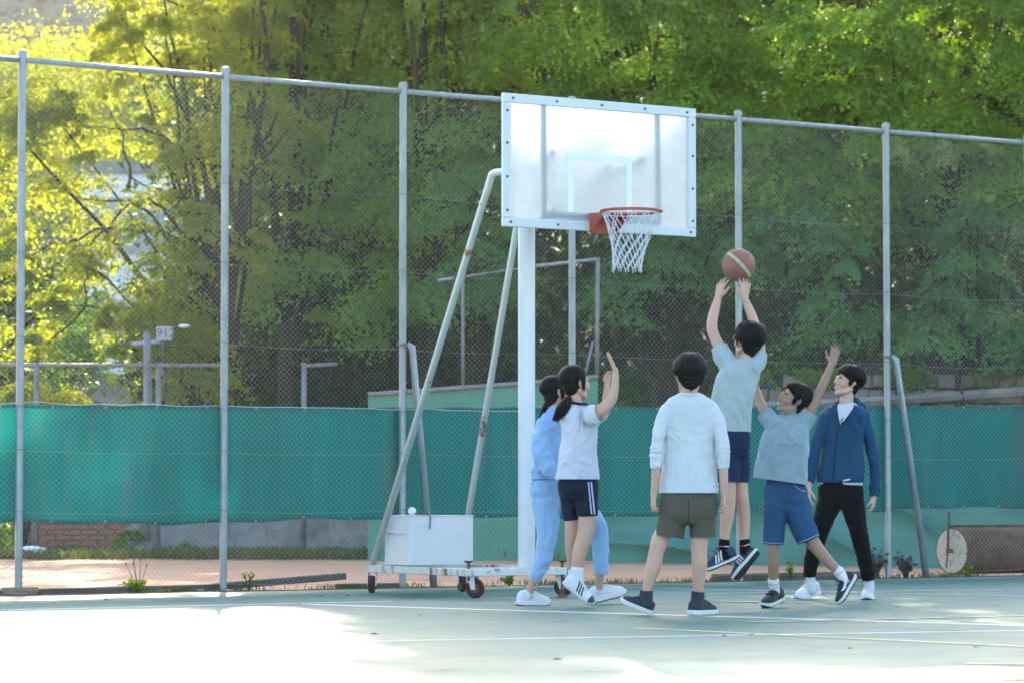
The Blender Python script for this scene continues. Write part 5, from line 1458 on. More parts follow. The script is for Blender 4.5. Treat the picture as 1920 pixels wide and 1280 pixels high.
def interp(tab, t):
    for (a, va), (b_, vb) in zip(tab, tab[1:]):
        if t <= b_:
            f = (t - a) / (b_ - a); f = f * f * (3 - 2 * f)
            return va + (vb - va) * f
    return tab[-1][1]
def shoe(fig, heel, toe, up, m_up, m_sole, collar=None, cr=0.040, W=1.0, H=1.0, sole_t=0.026, stripes=None, laces=None, swoosh=None, gum=None, toecap=None, tread=None, bow=True, heel_det=None, name='shoe'):
    heel, toe = Vector(heel), Vector(toe)
    L = (toe - heel).length; f = (toe - heel).normalized(); u = Vector(up); u = (u - f * u.dot(f)).normalized(); r = f.cross(u)
    k = L / 0.27
    HWt = [(0, .022), (.06, .030), (.2, .034), (.4, .035), (.62, .044), (.76, .046), (.88, .039), (.96, .026), (1, .012)]
    HTt = [(0, .082), (.07, .098), (.2, .106), (.30, .108), (.40, .106), (.52, .092), (.68, .074), (.82, .065), (.93, .054), (1, .032)]
    def surf(t, a, lift=0.0):
        w_ = interp(HWt, t) * W * k; h = interp(HTt, t) * H * k
        ca, sa = math.cos(a), math.sin(a)
        x = (w_ + lift) * math.copysign(abs(ca) ** .75, ca); z = sole_t * .75 + (h - sole_t * .75 + lift) * (math.copysign(abs(sa) ** .8, sa) if sa > 0 else .12 * sa)
        return heel + f * (t * L) + r * x + u * z
    sh = thing(name, None, None); sh.parent = fig.t
    mb = MB()
    ts = [.012, .04, .09, .16, .24, .32, .40, .48, .56, .64, .72, .80, .87, .93, .97, .99]
    mb.rings([[surf(t, 2 * math.pi * j / 20) for j in range(20)] for t in ts])
    if collar is not None:
        cpt = Vector(collar)
        b0_ = heel + f * (.24 * L) + u * (.05 * k)
        mb.tube([b0_, b0_.lerp(cpt, .5), cpt], [cr * 1.05, cr * .98, cr], 16)
    upper = mb.build('upper', m_up, sh, smooth=True); auto_smooth(upper.data, 60)
    sm = MB()
    ol = []
    NT = 13
    for i in range(NT): ol.append((i / (NT - 1), 1))
    for i in range(NT): ol.append((1 - i / (NT - 1), -1))
    def outl(z, grow):
        o = []
        for (t, sg) in ol:
            w_ = (interp(HWt, t) * W * k) * 1.03 + .003 + grow
            tt = -.012 - grow * 2 + t * (1.024 + grow * 4)
            rise = (.016 * k * max(0, (t - .8) / .2) ** 2 + .006 * k * max(0, (.12 - t) / .12))
            o.append(heel + f * (tt * L) + r * (w_ * sg * (1 if 0 < t < 1 else .9)) + u * (z + rise * (1 - z / .06)))
        return o
    sm.rings([outl(0.0, -.005), outl(.005, 0), outl(sole_t * .8, .001), outl(sole_t, -.002)])
    so = sm.build('sole', m_sole, sh, smooth=True); auto_smooth(so.data, 35)
    if tread is not None:
        tm = MB(); tm.rings([outl(-.004, -.008), outl(.001, -.006)]); tm.build('tread', tread, sh)
        tm = MB()
        for i in range(10):
            t = .06 + i * .095
            if .38 < t < .52: continue
            w_ = interp(HWt, t) * W * k * .8
            for sg in (-1, 1): tm.box(heel + f * (t * L) + r * (sg * w_ * .5) - u * .006, w_ * .40, L * .03, .003, r, f, u)
        tm.build('tread_block', tread, sh, kind='stuff')
    if gum is not None:
        tm = MB(); tm.rings([outl(-.003, -.003), outl(.006, .0015)]); tm.build('outsole', gum, sh)
    if stripes is not None:
        for i in range(3):
            t0 = .40 + i * .085
            for sg in (0, 1):
                tm = MB(); vs = []
                for j in range(6):
                    a = .12 + j * .2
                    if sg: a = math.pi - a
                    tt = t0 + .018 * (j - 2) * -1.0
                    vs += [surf(tt, a, .0025), surf(tt + .045, a, .0025)]
                tm.add(vs, [(2 * j, 2 * j + 1, 2 * j + 3, 2 * j + 2) for j in range(5)]); tm.build('stripe', stripes, sh, smooth=True)
    if swoosh is not None:
        for sg in (0, 1):
            top = [(.16, .62), (.26, .52), (.36, .42), (.48, .34), (.58, .38), (.64, .52)]
            bot = [(.16, .60), (.26, .36), (.36, .20), (.48, .13), (.60, .22), (.66, .50)]
            tm = MB(); vs = []
            for (a, b_) in zip(top, bot):
                for (t, q) in (a, b_):
                    an = q * 1.5
                    vs.append(surf(t, math.pi - an if sg else an, .0025))
            tm.add(vs, [(2 * j, 2 * j + 1, 2 * j + 3, 2 * j + 2) for j in range(5)]); tm.build('side_mark', swoosh, sh, smooth=True)
    if toecap is not None:
        tm = MB()
        tm.rings([[surf(t, math.pi * (j / 12.0), .002) for j in range(13)] for t in (.84, .90, .95, .985)], caps=False); tm.build('toe_cap', toecap, sh, smooth=True)
    if heel_det is not None:
        tm = MB(); tm.rings([[surf(t, math.pi * (.1 + j * .09 if j < 3 else .1 + j * .09), .002) for j in range(4)] for t in (.06, .12, .18)], caps=False); tm.build('heel_mark', heel_det, sh, smooth=True)
    if laces is not None:
        tm = MB()
        for i in range(5):
            t = .42 + i * .06
            tm.tube([surf(t + (.01 if i % 2 else -.01), a, .003) for a in np.linspace(.9, math.pi - .9, 7)], .0028, 5)
        if bow:
            b0_ = surf(.40, math.pi / 2, .006)
            for sg in (-1, 1):
                tm.tube([b0_, b0_ + r * (sg * .018) + u * .016 + f * .008, b0_ + r * (sg * .034) + u * .008 + f * .012, b0_ + r * (sg * .02) + u * .002 + f * .008, b0_], .0024, 5)
                tm.tube([b0_, b0_ + r * (sg * .016) + f * .022 + u * .004, b0_ + r * (sg * .02) + f * .04 - u * .008], .0022, 5)
        tm.build('laces', laces, sh, smooth=True)
    return sh
def sock(fig, pts, material, name='sock'):
    mb = MB(); fig.tube(mb, pts, round_=True)
    return mb.build(name, material, fig.t, smooth=True)

# ------------------------------------------------------------------ boy seen from behind in a white long-sleeved top
f = Fig('person seen from behind in a white long-sleeved top, olive shorts and dark high-top shoes', 20.65)
SHIRT = [(1278, 1309, 734), (1268, 1318, 740), (1254, 1332, 747), (1245, 1341, 756), (1244, 1342, 772), (1245, 1341, 800), (1245, 1341, 835), (1242, 1344, 870), (1238, 1346, 900), (1236, 1348, 926)]
f.torso(f.b, SHIRT[2:-1], 0.58, shrink=0.80)
f.head(f.p(1292, 703), (-.12, 1, -.06), (0, .06, 1), 1.08, f.p(1293, 752), .050)
sl = [(1255, 768, 17), (1243, 784, 14, -.03), (1235, 812, 12.4, -.06), (1231, 848, 12.2, -.08), (1230.5, 878, 10.8, -.08)]; sr = [(1331, 768, 17), (1344, 784, 14, -.03), (1353, 812, 12.4, -.06), (1356, 848, 12.2, -.08), (1356.5, 878, 10.8, -.08)]
for A_, hx, tx in ((sl, 1226, 1), (sr, 1358, -1)):
    arm = [(A_[0][0], A_[0][1] + 4, 8), (A_[1][0], A_[1][1] + 3, 7, -.03), (A_[2][0], A_[2][1], 7, -.06), (A_[3][0], A_[3][1], 7.5, -.08), (A_[4][0], A_[4][1] + 6, 8.8, -.08), (hx, 930, 6.8, -.06)]
    f.tube(f.b, arm)
f.hand(f.p(1226, 930, -.06), (-.06, -.02, -1), (.9, .35, 0), (0.1, 1, -.1), 0.84, curl=(.55, .6, .65, .7), spread=.05, tcurl=.4)
f.hand(f.p(1358, 930, -.06), (.04, -.02, -1), (-.85, .2, 0), (-.2, 1, 0), 0.88, curl=(.6, .65, .7, .8), spread=.05, tcurl=.5)
f.tube(f.b, [(1266, 945, 17), (1250, 985, 15), (1237, 1012, 16.5), (1230, 1035, 14.5), (1226, 1060, 15), (1218, 1085, 11.5), (1213, 1105, 9), (1212, 1125, 9.5)])
f.tube(f.b, [(1316, 945, 17), (1313, 985, 15), (1311, 1012, 17), (1310, 1035, 15), (1312, 1058, 15), (1310, 1085, 12, .02), (1309, 1108, 9.5, .045), (1310, 1130, 9, .06)])
f.finish_body(SKIN_P)
f.hair(vol=1.14, seed=2, n=620, nape=150, side=112)
m_ = MB(); f.torso(m_, SHIRT, 0.58); f.tube(m_, sl, False); f.tube(m_, sr, False)
for A_ in (sl, sr):
    for yy, rr in ((838, 13.2), (846, 13.6), (854, 13.4), (862, 12.6)):
        x_ = A_[3][0] + random.uniform(-.5, .5); m_.ell(f.p(x_, yy, -.08), rr * f.k, rr * f.k * .95, 3.2 * f.k, n=16, k=8)
o = vox(m_, 'long_sleeved_top', CL['white'], .006, 3, f.t, 0.008, 1.0, (6, 6, 5), hems=[(f.p(1292, 926), Vector((0, 0, -1)), .35)])
t_ = bvh(o); line_on(t_, [(1236, 921), (1290, 923), (1347, 921)], .0012, 'hem_seam', CL['white'], o); cm = MB(); cm.tube([f.p(1293 + 17 * math.cos(a), 739, .058 * math.sin(a)) for a in np.linspace(0, 6.28, 25)[:-1]], .010, 8, closed=True, flat=1.3); cm.build('neckband', CL['white'], o, smooth=True)
m_ = MB(); f.torso(m_, [(1246, 1338, 910, .50), (1244, 1341, 921, .51), (1236, 1347, 934, .60), (1234, 1346, 952), (1233, 1345, 966), (1244, 1334, 982)], .64)
ll = [(1266, 945, 27), (1260, 975, 29.5), (1255, 1008, 30.5)]; lr = [(1317, 945, 26), (1317, 975, 27.5), (1317, 1008, 28)]
f.tube(m_, ll, False, flat=.9); f.tube(m_, lr, False, flat=.9)
o = vox(m_, 'shorts', CL['olive'], .009, 5, f.t, 0.006, 2.0, (9, 9, 3), hems=[f.hem(ll, .122), f.hem(lr, .112)])
t_ = bvh(o); line_on(t_, [(1291, 936), (1292, 955), (1290, 985)], .0022, 'back_seam', CL['black'], o); line_on(t_, [(1226, 1001), (1255, 1003), (1284, 1003)], .001, 'hem_seam', CL['olive'], o)
shoe(f, f.p(1222, 1152), f.p(1163, 1127, .06), (.1, -.12, 1), SH['dark'], SH['sole'], f.p(1212, 1106), .044, 1.12, 1.05, .032, laces=SH['dark'])
shoe(f, f.p(1295, 1152.5), f.p(1295, 1152.5) + Vector((.175, .205, .0)), (0, 0, 1), SH['dark'], SH['sole'], f.p(1309, 1108, .045), .045, 1.15, 1.05, .032, laces=SH['dark'])

# ------------------------------------------------------------------ jumping boy shooting the ball
f = Fig('person in mid jump shooting a ball, seen from behind in mint t-shirt', 21.5)
T = [(1388, 1413, 670), (1378, 1420, 675), (1362, 1424, 681), (1352, 1424, 690), (1343, 1423, 706), (1337, 1419, 726), (1335, 1413, 748), (1336, 1410, 775), (1341, 1409, 797), (1345, 677 + 131, 1409, 677 + 138, .62)]
f.torso(f.b, T[2:-1], .58, .3, shrink=.8)
f.head(f.p(1402, 639, .02), (-.5, .82, .2), (.1, -.16, .97), 1.02, f.p(1398, 688), .046)
f.tube(f.b, [(1368, 692, 11), (1358, 672, 11), (1347, 648, 10.8, .02), (1333, 617, 10.5, .06), (1337, 592, 10, .10), (1346, 560, 7.2, .14)])
f.tube(f.b, [(1406, 692, 11), (1418, 678, 11, .03), (1427, 659, 10.5, .06), (1420, 622, 9.5, .12), (1410, 592, 9.2, .16), (1396, 560, 7, .18)])
f.hand(f.p(1346.5, 559, .14), (.22, .05, 1), (.75, .6, .1), (1, -.2, .2), .95, curl=(.12, .12, .15, .2), spread=.36, tcurl=0)
f.hand(f.p(1395.5, 559, .18), (.10, -.05, 1), (-.35, .9, 0), (-1, 0, .1), .95, curl=(.25, .25, .25, .3), spread=.26, tcurl=.0)
f.tube(f.b, [(1366, 845, 13), (1366, 880, 13), (1366, 906, 14.5), (1366, 932, 14.3), (1364, 962, 14), (1360, 990, 11), (1358, 1013, 8.8), (1359, 1036, 9)])
f.tube(f.b, [(1389, 845, 12, .06), (1390, 880, 11.5, .06), (1390, 908, 12, .06), (1392, 932, 12, .06), (1395, 962, 12.3, .1), (1396, 990, 10.5, .12), (1396, 1013, 8.6, .12), (1397, 1028, 8, .115)])
f.finish_body(SKIN_P)
f.hair(vol=1.16, seed=5, n=620, nape=148, side=112)
f.face(glasses=True)
m_ = MB(); f.torso(m_, T, .60, .3)
sl = [(1372, 694, 21), (1358, 672, 18), (1347, 647, 14.5, .02)]; sr = [(1404, 694, 21), (1418, 678, 18, .03), (1427, 661, 14, .06)]
f.tube(m_, sl, False); f.tube(m_, sr, False)
o = vox(m_, 't_shirt', CL['mint'], .008, 3, f.t, 0.015, 3.0, (7, 7, 4), hems=[f.hem(sl, .12), f.hem(sr, .12), (f.p(1377, 811), Vector((0, 0, -1)), .3)])
m_ = MB(); f.torso(m_, [(1354, 1402, 795), (1353, 1403, 808), (1349, 1408, 818), (1350, 1407, 838), (1358, 1399, 856)], .66, .2)
ll = [(1367, 840, 20), (1366, 875, 20), (1366, 905, 20)]; lr = [(1388, 840, 18, .05), (1389, 875, 17, .06), (1389, 905, 17, .07)]
f.tube(m_, ll, False); f.tube(m_, lr, False)
o = vox(m_, 'shorts', CL['navy'], .009, 5, f.t, 0.006, 4.0, (9, 9, 3), hems=[f.hem(ll, .1), f.hem(lr, .1)])
for px_, dy_, q in ((1358, 0, ((1347.5, 1022), (1369, 1023))), (1396.5, .12, ((1386, 1021), (1406, 1018)))):
    s_o = sock(f, [(px_, 1014, 10.4, dy_), (px_, 1028, 10.6, dy_), (px_ + 3, 1044, 11, dy_ * .9)], CL['black'])
    t_ = bvh(s_o); strip_on(t_, [(q[0][0] + 1, q[0][1] + (px_ > 1370) * .5), (q[0][0] + 9, q[0][1] + .6)], [(q[0][0] + 1, q[0][1] + 2), (q[0][0] + 9, q[0][1] + 2.4)], 'sock_band', SH['red'], s_o, .002)
    strip_on(t_, [(q[0][0] + 9.5, q[0][1] + .6), q[1]], [(q[0][0] + 9.5, q[0][1] + 2.2), (q[1][0], q[1][1] + 1.8)], 'sock_band', SH['sole'], s_o, .002)
shoe(f, f.p(1383.5, 1046, 0.02), f.p(1319, 1072.5, -.02), (-.32, -.12, .93), SH['navy'], SH['sole'], f.p(1360, 1029), .040, 1.0, 1.05, .024, stripes=SH['sole'], laces=SH['navy'], gum=SH['tread'], heel_det=SH['red'])
shoe(f, f.p(1423, 1033, .10), f.p(1379, 1087, .02), (-.80, .52, .40), SH['navy'], SH['sole'], f.p(1398, 1031, .12), .038, 1.0, 1.0, .024, stripes=SH['sole'], laces=SH['navy'], tread=SH['tread'])

# the ball
bY = 21.5 + .24
ballo = thing('basketball', 'worn brown basketball with a cream band leaving the fingertips of the jumping person', 'ball')
bc_ = P(1385, 497.5, bY); br = 31 * bY / FPX
ballo.location = bc_
bmat = mat('worn_basketball_leather', (0.27, 0.105, 0.075), 0.62, 0.14, 9, bump=0.35, bscale=420, bdist=.001)
m_ = MB(); m_.ell((0, 0, 0), br, br, br, n=40, k=28); m_.build('cover', bmat, ballo, smooth=True)
ax_ = Vector((.72, .05, .69)).normalized(); e1_ = ax_.cross(Vector((0, 1, 0))).normalized(); e2_ = ax_.cross(e1_)
def circ(axis, h, r_=1.0, w_=.0022, n=44):
    u_ = axis.orthogonal().normalized(); v_ = axis.cross(u_); rr = math.sqrt(max(0, 1 - h * h)) * br * 1.0
    m2 = MB(); m2.tube([axis * (h * br) + (u_ * math.cos(a) + v_ * math.sin(a)) * rr for a in np.linspace(0, 6.2832, n + 1)[:-1]], w_, 5, closed=True); return m2
m_ = MB(); m_.lathe((0, 0, 0), ax_, [(-.11 * br, br * .9945), (-.055 * br, br * .999), (0, br * 1.001), (.055 * br, br * .999), (.11 * br, br * .9945)], 48, caps=False)
m_.v = [tuple(Vector(q) * 1.004) for q in m_.v]; m_.build('panel', mat('cream_ball_panel', (.42, .37, .23), .6, .1, 20, bump=.3, bscale=400, bdist=.001), ballo, smooth=True)
for axx, h in ((ax_, .12), (ax_, -.12), (e1_, 0.0), (e2_, 0.0)):
    circ(axx, h).build('seam', M['bolt'], ballo, smooth=True)

# ------------------------------------------------------------------ boy in grey-blue t-shirt reaching up
f = Fig('person in grey-blue t-shirt and denim shorts looking up with both arms raised', 22.0)
T = [(1467, 1496, 776), (1459, 1503, 779), (1450, 1510, 786), (1441, 1514, 798), (1432, 1515, 812), (1425, 1515, 832), (1419, 1514, 866), (1416, 884, 1514, 892, .6), (1413, 897, 1513, 911, .62)]
f.torso(f.b, T[2:-1], .55, -.35, shrink=.78)
f.head(f.p(1487, 749), (-.86, -.30, .36), (.36, .02, .93), .99, f.p(1477, 790), .048)
f.tube(f.b, [(1456, 797, 10), (1444, 784, 10, .03), (1432, 771, 9.5, .05), (1413, 722, 8.5, .22), (1406, 682, 6.8, .30)])
f.hand(f.p(1406, 682, .30), (-.1, .2, 1), (-.4, .8, 0), (1, 0, 0), .85, curl=(.15, .15, .2, .2), spread=.2)
f.tube(f.b, [(1496, 797, 10), (1510, 783, 10), (1521, 768, 10.2, -.01), (1538, 732, 8.6, -.02), (1549, 708, 8, -.02), (1559.5, 684, 6.2, -.02)])
f.hand(f.p(1560, 683, -.02), (.27, 0, .97), (-.45, -.85, 0), (-1, -.3, .2), .92, curl=(.12, .1, .1, .15), spread=.14, tcurl=.0)
f.tube(f.b, [(1458, 930, 15), (1452, 985, 13), (1450, 1020, 12.5), (1449, 1042, 11.6), (1450, 1065, 10.6, .03), (1450, 1088, 9, .06), (1453, 1112, 8.5, .085)])
f.tube(f.b, [(1488, 930, 17), (1508, 985, 15), (1522, 1014, 14), (1540, 1037, 12), (1556, 1055, 10.4), (1570, 1068, 8.8), (1584, 1086, 8.8)])
f.finish_body(SKIN_T)
f.hair(vol=1.08, seed=9, n=620, fringe=64, nape=146, side=110)
f.face(smile=True)
m_ = MB(); f.torso(m_, T, .58, -.35)
sl = [(1456, 801, 19), (1444, 786, 16.5, .03), (1432, 771, 14.5, .05)]; sr = [(1497, 801, 19), (1511, 784, 17), (1522, 769, 16, -.01)]
f.tube(m_, sl, False); f.tube(m_, sr, False)
o = vox(m_, 't_shirt', CL['grey'], .008, 3, f.t, 0.014, 6.0, (6, 6, 5), hems=[f.hem(sl, .12), f.hem(sr, .12), (f.p(1463, 904), Vector((-.14, 0, -1)).normalized(), .35)])
nk = MB(); nk.tube([f.p(1480 + 15.5 * math.cos(a), 772 - 3.5 * math.cos(a) + 2.5 * math.sin(a), .055 * math.sin(a)) for a in np.linspace(0, 6.28, 25)[:-1]], .009, 8, closed=True); nk.build('neckband', CL['grey'], o, smooth=True)
m_ = MB(); f.torso(m_, [(1440, 1504, 890), (1438, 1506, 903), (1432, 1513, 918), (1432, 1514, 938), (1442, 1504, 958)], .62, -.3)
ll = [(1455, 940, 23), (1452, 985, 20), (1450, 1022, 19.5)]; lr = [(1490, 938, 27), (1503, 980, 24.5), (1517, 1014, 22.5)]
f.tube(m_, ll, False); f.tube(m_, lr, False)
o = vox(m_, 'denim_shorts', CL['denim'], .009, 5, f.t, 0.006, 7.0, (9, 9, 5), hems=[f.hem(ll, .088), f.hem(lr, .1)])
t_ = bvh(o); line_on(t_, [(1433, 1016), (1450, 1018), (1469, 1017)], .0018, 'hem_seam', CL['band'], o); line_on(t_, [(1496, 1017), (1515, 1010), (1534, 1001)], .0018, 'hem_seam', CL['band'], o); line_on(t_, [(1512, 920), (1521, 960), (1533, 1000)], .0018, 'side_seam', CL['ink'], o); line_on(t_, [(1490, 909), (1502, 919), (1513, 921)], .0018, 'pocket_seam', CL['band'], o)
s_o = sock(f, [(1450, 1086, 10.8, .06), (1451, 1098, 10.2, .07), (1453, 1113, 10, .085)], SH['white']); t_ = bvh(s_o); line_on(t_, [(1441, 1095), (1450, 1096), (1460, 1094)], .0013, 'sock_band', CL['ink'], s_o)
s_o = sock(f, [(1571, 1069, 10.6), (1578, 1078, 10), (1586, 1088, 10.2)], SH['white']); t_ = bvh(s_o); line_on(t_, [(1567, 1078), (1575, 1074), (1583, 1068)], .0013, 'sock_band', CL['ink'], s_o)
shoe(f, f.p(1466, 1124, .17), f.p(1431, 1138.5, -.06), (.05, -.05, 1), SH['black'], SH['sole'], f.p(1454, 1109, .09), .038, 1.0, .98, .028, laces=SH['black'], tread=SH['tread'])
shoe(f, f.p(1607, 1080, .02), f.p(1574, 1134, -.02), (-.85, -.22, .30), SH['black'], SH['sole'], f.p(1583, 1084), .036, 1.0, 1.0, .028, laces=SH['black'], swoosh=SH['sole'], gum=SH['black'])

# ------------------------------------------------------------------ man in blue zip hoodie
f = Fig('person standing in a blue zip hoodie, black trousers and white trainers beside the braced post', 23.5)
J = [(1573, 1600, 757), (1562, 1609, 760), (1550, 1618, 765), (1544, 1622, 774), (1545, 1621, 788), (1546, 1618, 812), (1545, 1617, 838), (1540, 1618, 868), (1534, 1619, 892), (1533, 1619, 906)]
f.torso(f.b, J[2:], .58, -.4, shrink=.78)
f.head(f.p(1589, 715.5), (-.90, -.40, .22), (.20, .08, 1), 1.0, f.p(1584, 768, .01), .050)
sl = [(1552, 776, 14), (1541, 798, 12.5), (1533, 826, 11), (1524, 868, 10), (1517, 903, 8.8, -.01)]; sr = [(1614, 776, 15), (1624, 798, 12.5), (1632, 826, 11.3), (1640, 872, 11), (1640.5, 908, 10.3), (1638, 931, 8.4)]
f.tube(f.b, [(1556, 780, 8), (1533, 826, 7, .0), (1517, 900, 6.2, -.0), (1516, 915, 6.5, -.03)]); f.tube(f.b, [(1612, 782, 8), (1624, 798, 7), (1632, 826, 6.5), (1640, 872, 6), (1640.5, 908, 5.6), (1638, 932, 6)])
f.hand(f.p(1516, 914, -.03), (-.05, -.1, -1), (.8, .3, 0), (-.3, -1, 0), .95, curl=(.4, .4, .5, .5), spread=.05)
f.hand(f.p(1638, 931, -.0), (-.08, -.1, -1), (-.85, .3, 0), (-.5, -1, 0), .92, curl=(.55, .6, .65, .7), spread=.04, tcurl=.3)
f.tube(f.b, [(1519, 1070, 7, .16), (1520.5, 1090, 6, .18), (1522, 1100, 5, .19)]); f.tube(f.b, [(1629, 1070, 7, .16), (1630, 1092, 6, .19), (1631, 1100, 5, .20)])
f.tube(f.b, [(1560, 925, 14), (1536, 1000, 10, .06), (1519, 1072, 7, .16)]); f.tube(f.b, [(1594, 925, 14), (1610, 1000, 10, .06), (1629, 1072, 7, .16)])
f.finish_body(SKIN_P)
f.hair(vol=1.15, seed=12, n=300, fringe=76, nape=150, side=108)
f.face(smile=True)
m_ = MB(); f.torso(m_, [(1566, 1604, 755), (1556, 1612, 763), (1550, 1616, 772), (1549, 1615, 790)] + J[5:] + [(1531, 1621, 909)], .56, -.4, shrink=.93)
vox(m_, 'white_t_shirt', CL['white'], .008, 2, f.t, .004, 8.0)
m_ = MB(); f.torso(m_, J, .60, -.4); f.tube(m_, sl, False); f.tube(m_, sr, False)
# hood lying behind the neck
m_.tube([f.p(1568, 772, -.10), f.p(1564, 762, -.05), f.p(1572, 753, .03), f.p(1590, 749, .09), f.p(1606, 752, .07), f.p(1607, 762, -.01), f.p(1596, 773, -.09), f.p(1580, 788, -.125)], [.012, .018, .024, .03, .032, .028, .02, .012], 10, round_=True)
m_.ell(f.p(1609, 764, .06), .065, .06, .05); m_.ell(f.p(1598, 768, .11), .09, .05, .07)
o = vox(m_, 'zip_hoodie', CL['jacket'], .008, 3, f.t, .013, 9.0, (7, 7, 4), hems=[(f.p(1576, 906), Vector((0, 0, -1)), .215), f.hem(sr, .1)])
t_ = bvh(o)
strip_on(t_, [(1570.5, 757), (1570.5, 766), (1572, 778), (1575, 794)], [(1602, 757), (1599, 765), (1591, 777), (1576.5, 795)], 'inner_shirt_front', CL['white'], f.t, .016, 18)
line_on(t_, [(1570.5, 755), (1570.5, 766), (1572, 778), (1575, 794)], .006, 'collar_edge', CL['jacket'], o); line_on(t_, [(1602.5, 756), (1599.5, 765), (1591.5, 777), (1576.5, 795)], .006, 'collar_edge', CL['jacket'], o)
line_on(t_, [(1574, 794), (1569, 815), (1565, 850), (1562, 904)], .0034, 'zip', CL['black'], o, 24)
strip_on(t_, [(1581, 899), (1594, 896)], [(1581, 902), (1594, 899)], 'label_tag', SH['sole'], o)
line_on(t_, [(1612, 778), (1615, 800), (1620, 828)], .0018, 'armhole_seam', CL['ink'], o); line_on(t_, [(1540, 827), (1555, 829), (1567, 828)], .0014, 'chest_seam', CL['ink'], o); line_on(t_, [(1535, 900), (1562, 902), (1600, 901), (1618, 899)], .0016, 'hem_seam', CL['ink'], o)
sock(f, [(1519.5, 1070, 8.6, .16), (1520.5, 1090, 8.6, .18), (1523, 1106, 8.6, .19)], SH['white']); sock(f, [(1629, 1070, 8.6, .16), (1630, 1092, 8.6, .19), (1631, 1106, 8.6, .2)], SH['white'])
m_ = MB(); f.torso(m_, [(1543, 1608, 888), (1541, 1611, 901), (1535, 1618, 914), (1534, 1619, 934), (1546, 1608, 953)], .62, -.35)
ll = [(1556, 940, 23), (1546, 968, 20), (1534, 1002, 16.5, .06), (1524, 1042, 15, .12), (1519, 1066, 13.5, .16), (1519, 1082, 12, .17)]; lr = [(1598, 940, 23), (1604, 968, 20), (1612, 1002, 16.5, .06), (1620, 1042, 14.8, .12), (1627, 1072, 13.4, .17), (1629, 1088, 11.5, .18)]
f.tube(m_, ll, False); f.tube(m_, lr, False)
vox(m_, 'trousers', CL['black'], .009, 5, f.t, .008, 10.0, (9, 9, 6), hems=[f.hem(ll, .07), f.hem(lr, .07)])
g1 = G(1494, 1124); shoe(f, g1 + Vector((.185, .20, .035)), g1, (0, -.05, 1), SH['white'], SH['white'], f.p(1522, 1093, .18), .038, 1.05, 1.1, .032, laces=SH['white'])
g1 = G(1630, 1124); shoe(f, g1 + Vector((.03, .255, .0)), g1 + Vector((-.02, 0, 0)), (0, 0, 1), SH['white'], SH['white'], f.p(1630.5, 1094, .19), .038, 1.1, 1.15, .032, laces=SH['white'])

# ------------------------------------------------------------------ girl in sky-blue tracksuit
f = Fig('person in a sky-blue tracksuit and white trainers stepping forward beside the white post', 22.45)
J = [(1029, 1054, 763), (1023, 1058, 769), (1014, 1062, 776), (1010, 1066, 788), (1010, 1068, 806), (1010, 1068, 832), (1006, 1066, 856), (998, 1062, 873), (994, 1056, 883), (995, 1050, 889), (995, 1048, 900)]
f.torso(f.b, J[3:-1], .7, .5, shrink=.75)
f.head(f.p(1043, 736), (.90, .42, .06), (-.06, .02, 1), .98, f.p(1038, 776), .045)
f.tube(f.b, [(1024, 798, 8, -.05), (1014, 848, 7, -.12), (1030, 878, 6.5, -.14), (1050, 897, 6.5, -.16), (1058, 906, 6.5, -.16)])
f.hand(f.p(1058, 906, -.16), (.75, -.1, -.6), (.3, .6, -.5), (.3, .2, 1), .85, curl=(.4, .45, .5, .5), spread=.06)
f.tube(f.b, [(1052, 798, 8, .06), (1066, 846, 7, .12), (1082, 880, 7, .14)]); f.hand(f.p(1082, 880, .14), (.6, 0, -.6), (-.3, -.6, -.5), (0, 0, 1), .85)
f.tube(f.b, [(1022, 925, 16), (1026, 1004, 11), (1005, 1076, 7.5), (996, 1092, 7), (993, 1112, 7)]); f.tube(f.b, [(1042, 928, 16, .08), (1082, 956, 13, .15), (1115, 976, 11, .2), (1124, 1005, 10.5, .24), (1126, 1070, 8.5, .25), (1123, 1090, 7.5, .25), (1123, 1112, 7.2, .26)])
f.finish_body(SKIN_L)
f.hair('pony', vol=1.06, seed=21, n=620, fringe=52, nape=130, side=104)
f.face()
f.ponytail([f.p(1031, 751, -.02), f.p(1026, 760, -.02), f.p(1021, 772, -.02), f.p(1016, 784, -.02)], [.020, .030, .030, .014])
m_ = MB(); f.torso(m_, J, .68, .5)
sl = [(1024, 790, 17, -.06), (1016, 815, 17, -.10), (1012, 846, 17.5, -.12), (1026, 876, 15, -.14), (1050, 898, 10.5, -.16)]
sr = [(1052, 790, 15, .06), (1066, 846, 14, .12), (1082, 880, 9, .14)]
f.tube(m_, sl, False); f.tube(m_, sr, False)
m_.tube([f.p(1041 + 13 * math.cos(a), 764 - 2.5 * math.cos(a), .052 * math.sin(a)) for a in np.linspace(0, 6.28, 21)[:-1]], .016, 8, closed=True)
o = vox(m_, 'track_jacket', CL['sky'], .008, 3, f.t, .015, 11.0, (6, 6, 6), hems=[(f.p(1021, 900), Vector((0, 0, -1)), .2)])
t_ = bvh(o); line_on(t_, [(1028, 785), (1030, 805), (1029, 832)], .0016, 'armhole_seam', CL['band'], o); line_on(t_, [(995, 886), (1018, 889), (1040, 891)], .002, 'waistband_seam', CL['band'], o)
m_ = MB(); f.torso(m_, [(1001, 1042, 886), (1000, 1043, 897), (995, 1048, 907), (995, 1050, 922), (1002, 1046, 942)], .78, .4)
ll = [(1021, 935, 26), (1026, 972, 23), (1027, 1004, 19, -.02), (1020, 1044, 16, 0), (1008, 1074, 13.5, .02), (1001, 1090, 11.5, .02)]; lr = [(1042, 930, 25, .08), (1082, 955, 23, .15), (1116, 974, 20.5, .2), (1124, 1005, 17, .24), (1127, 1040, 15, .25), (1127, 1079, 13.8, .25)]
f.tube(m_, ll, False); f.tube(m_, lr, False)
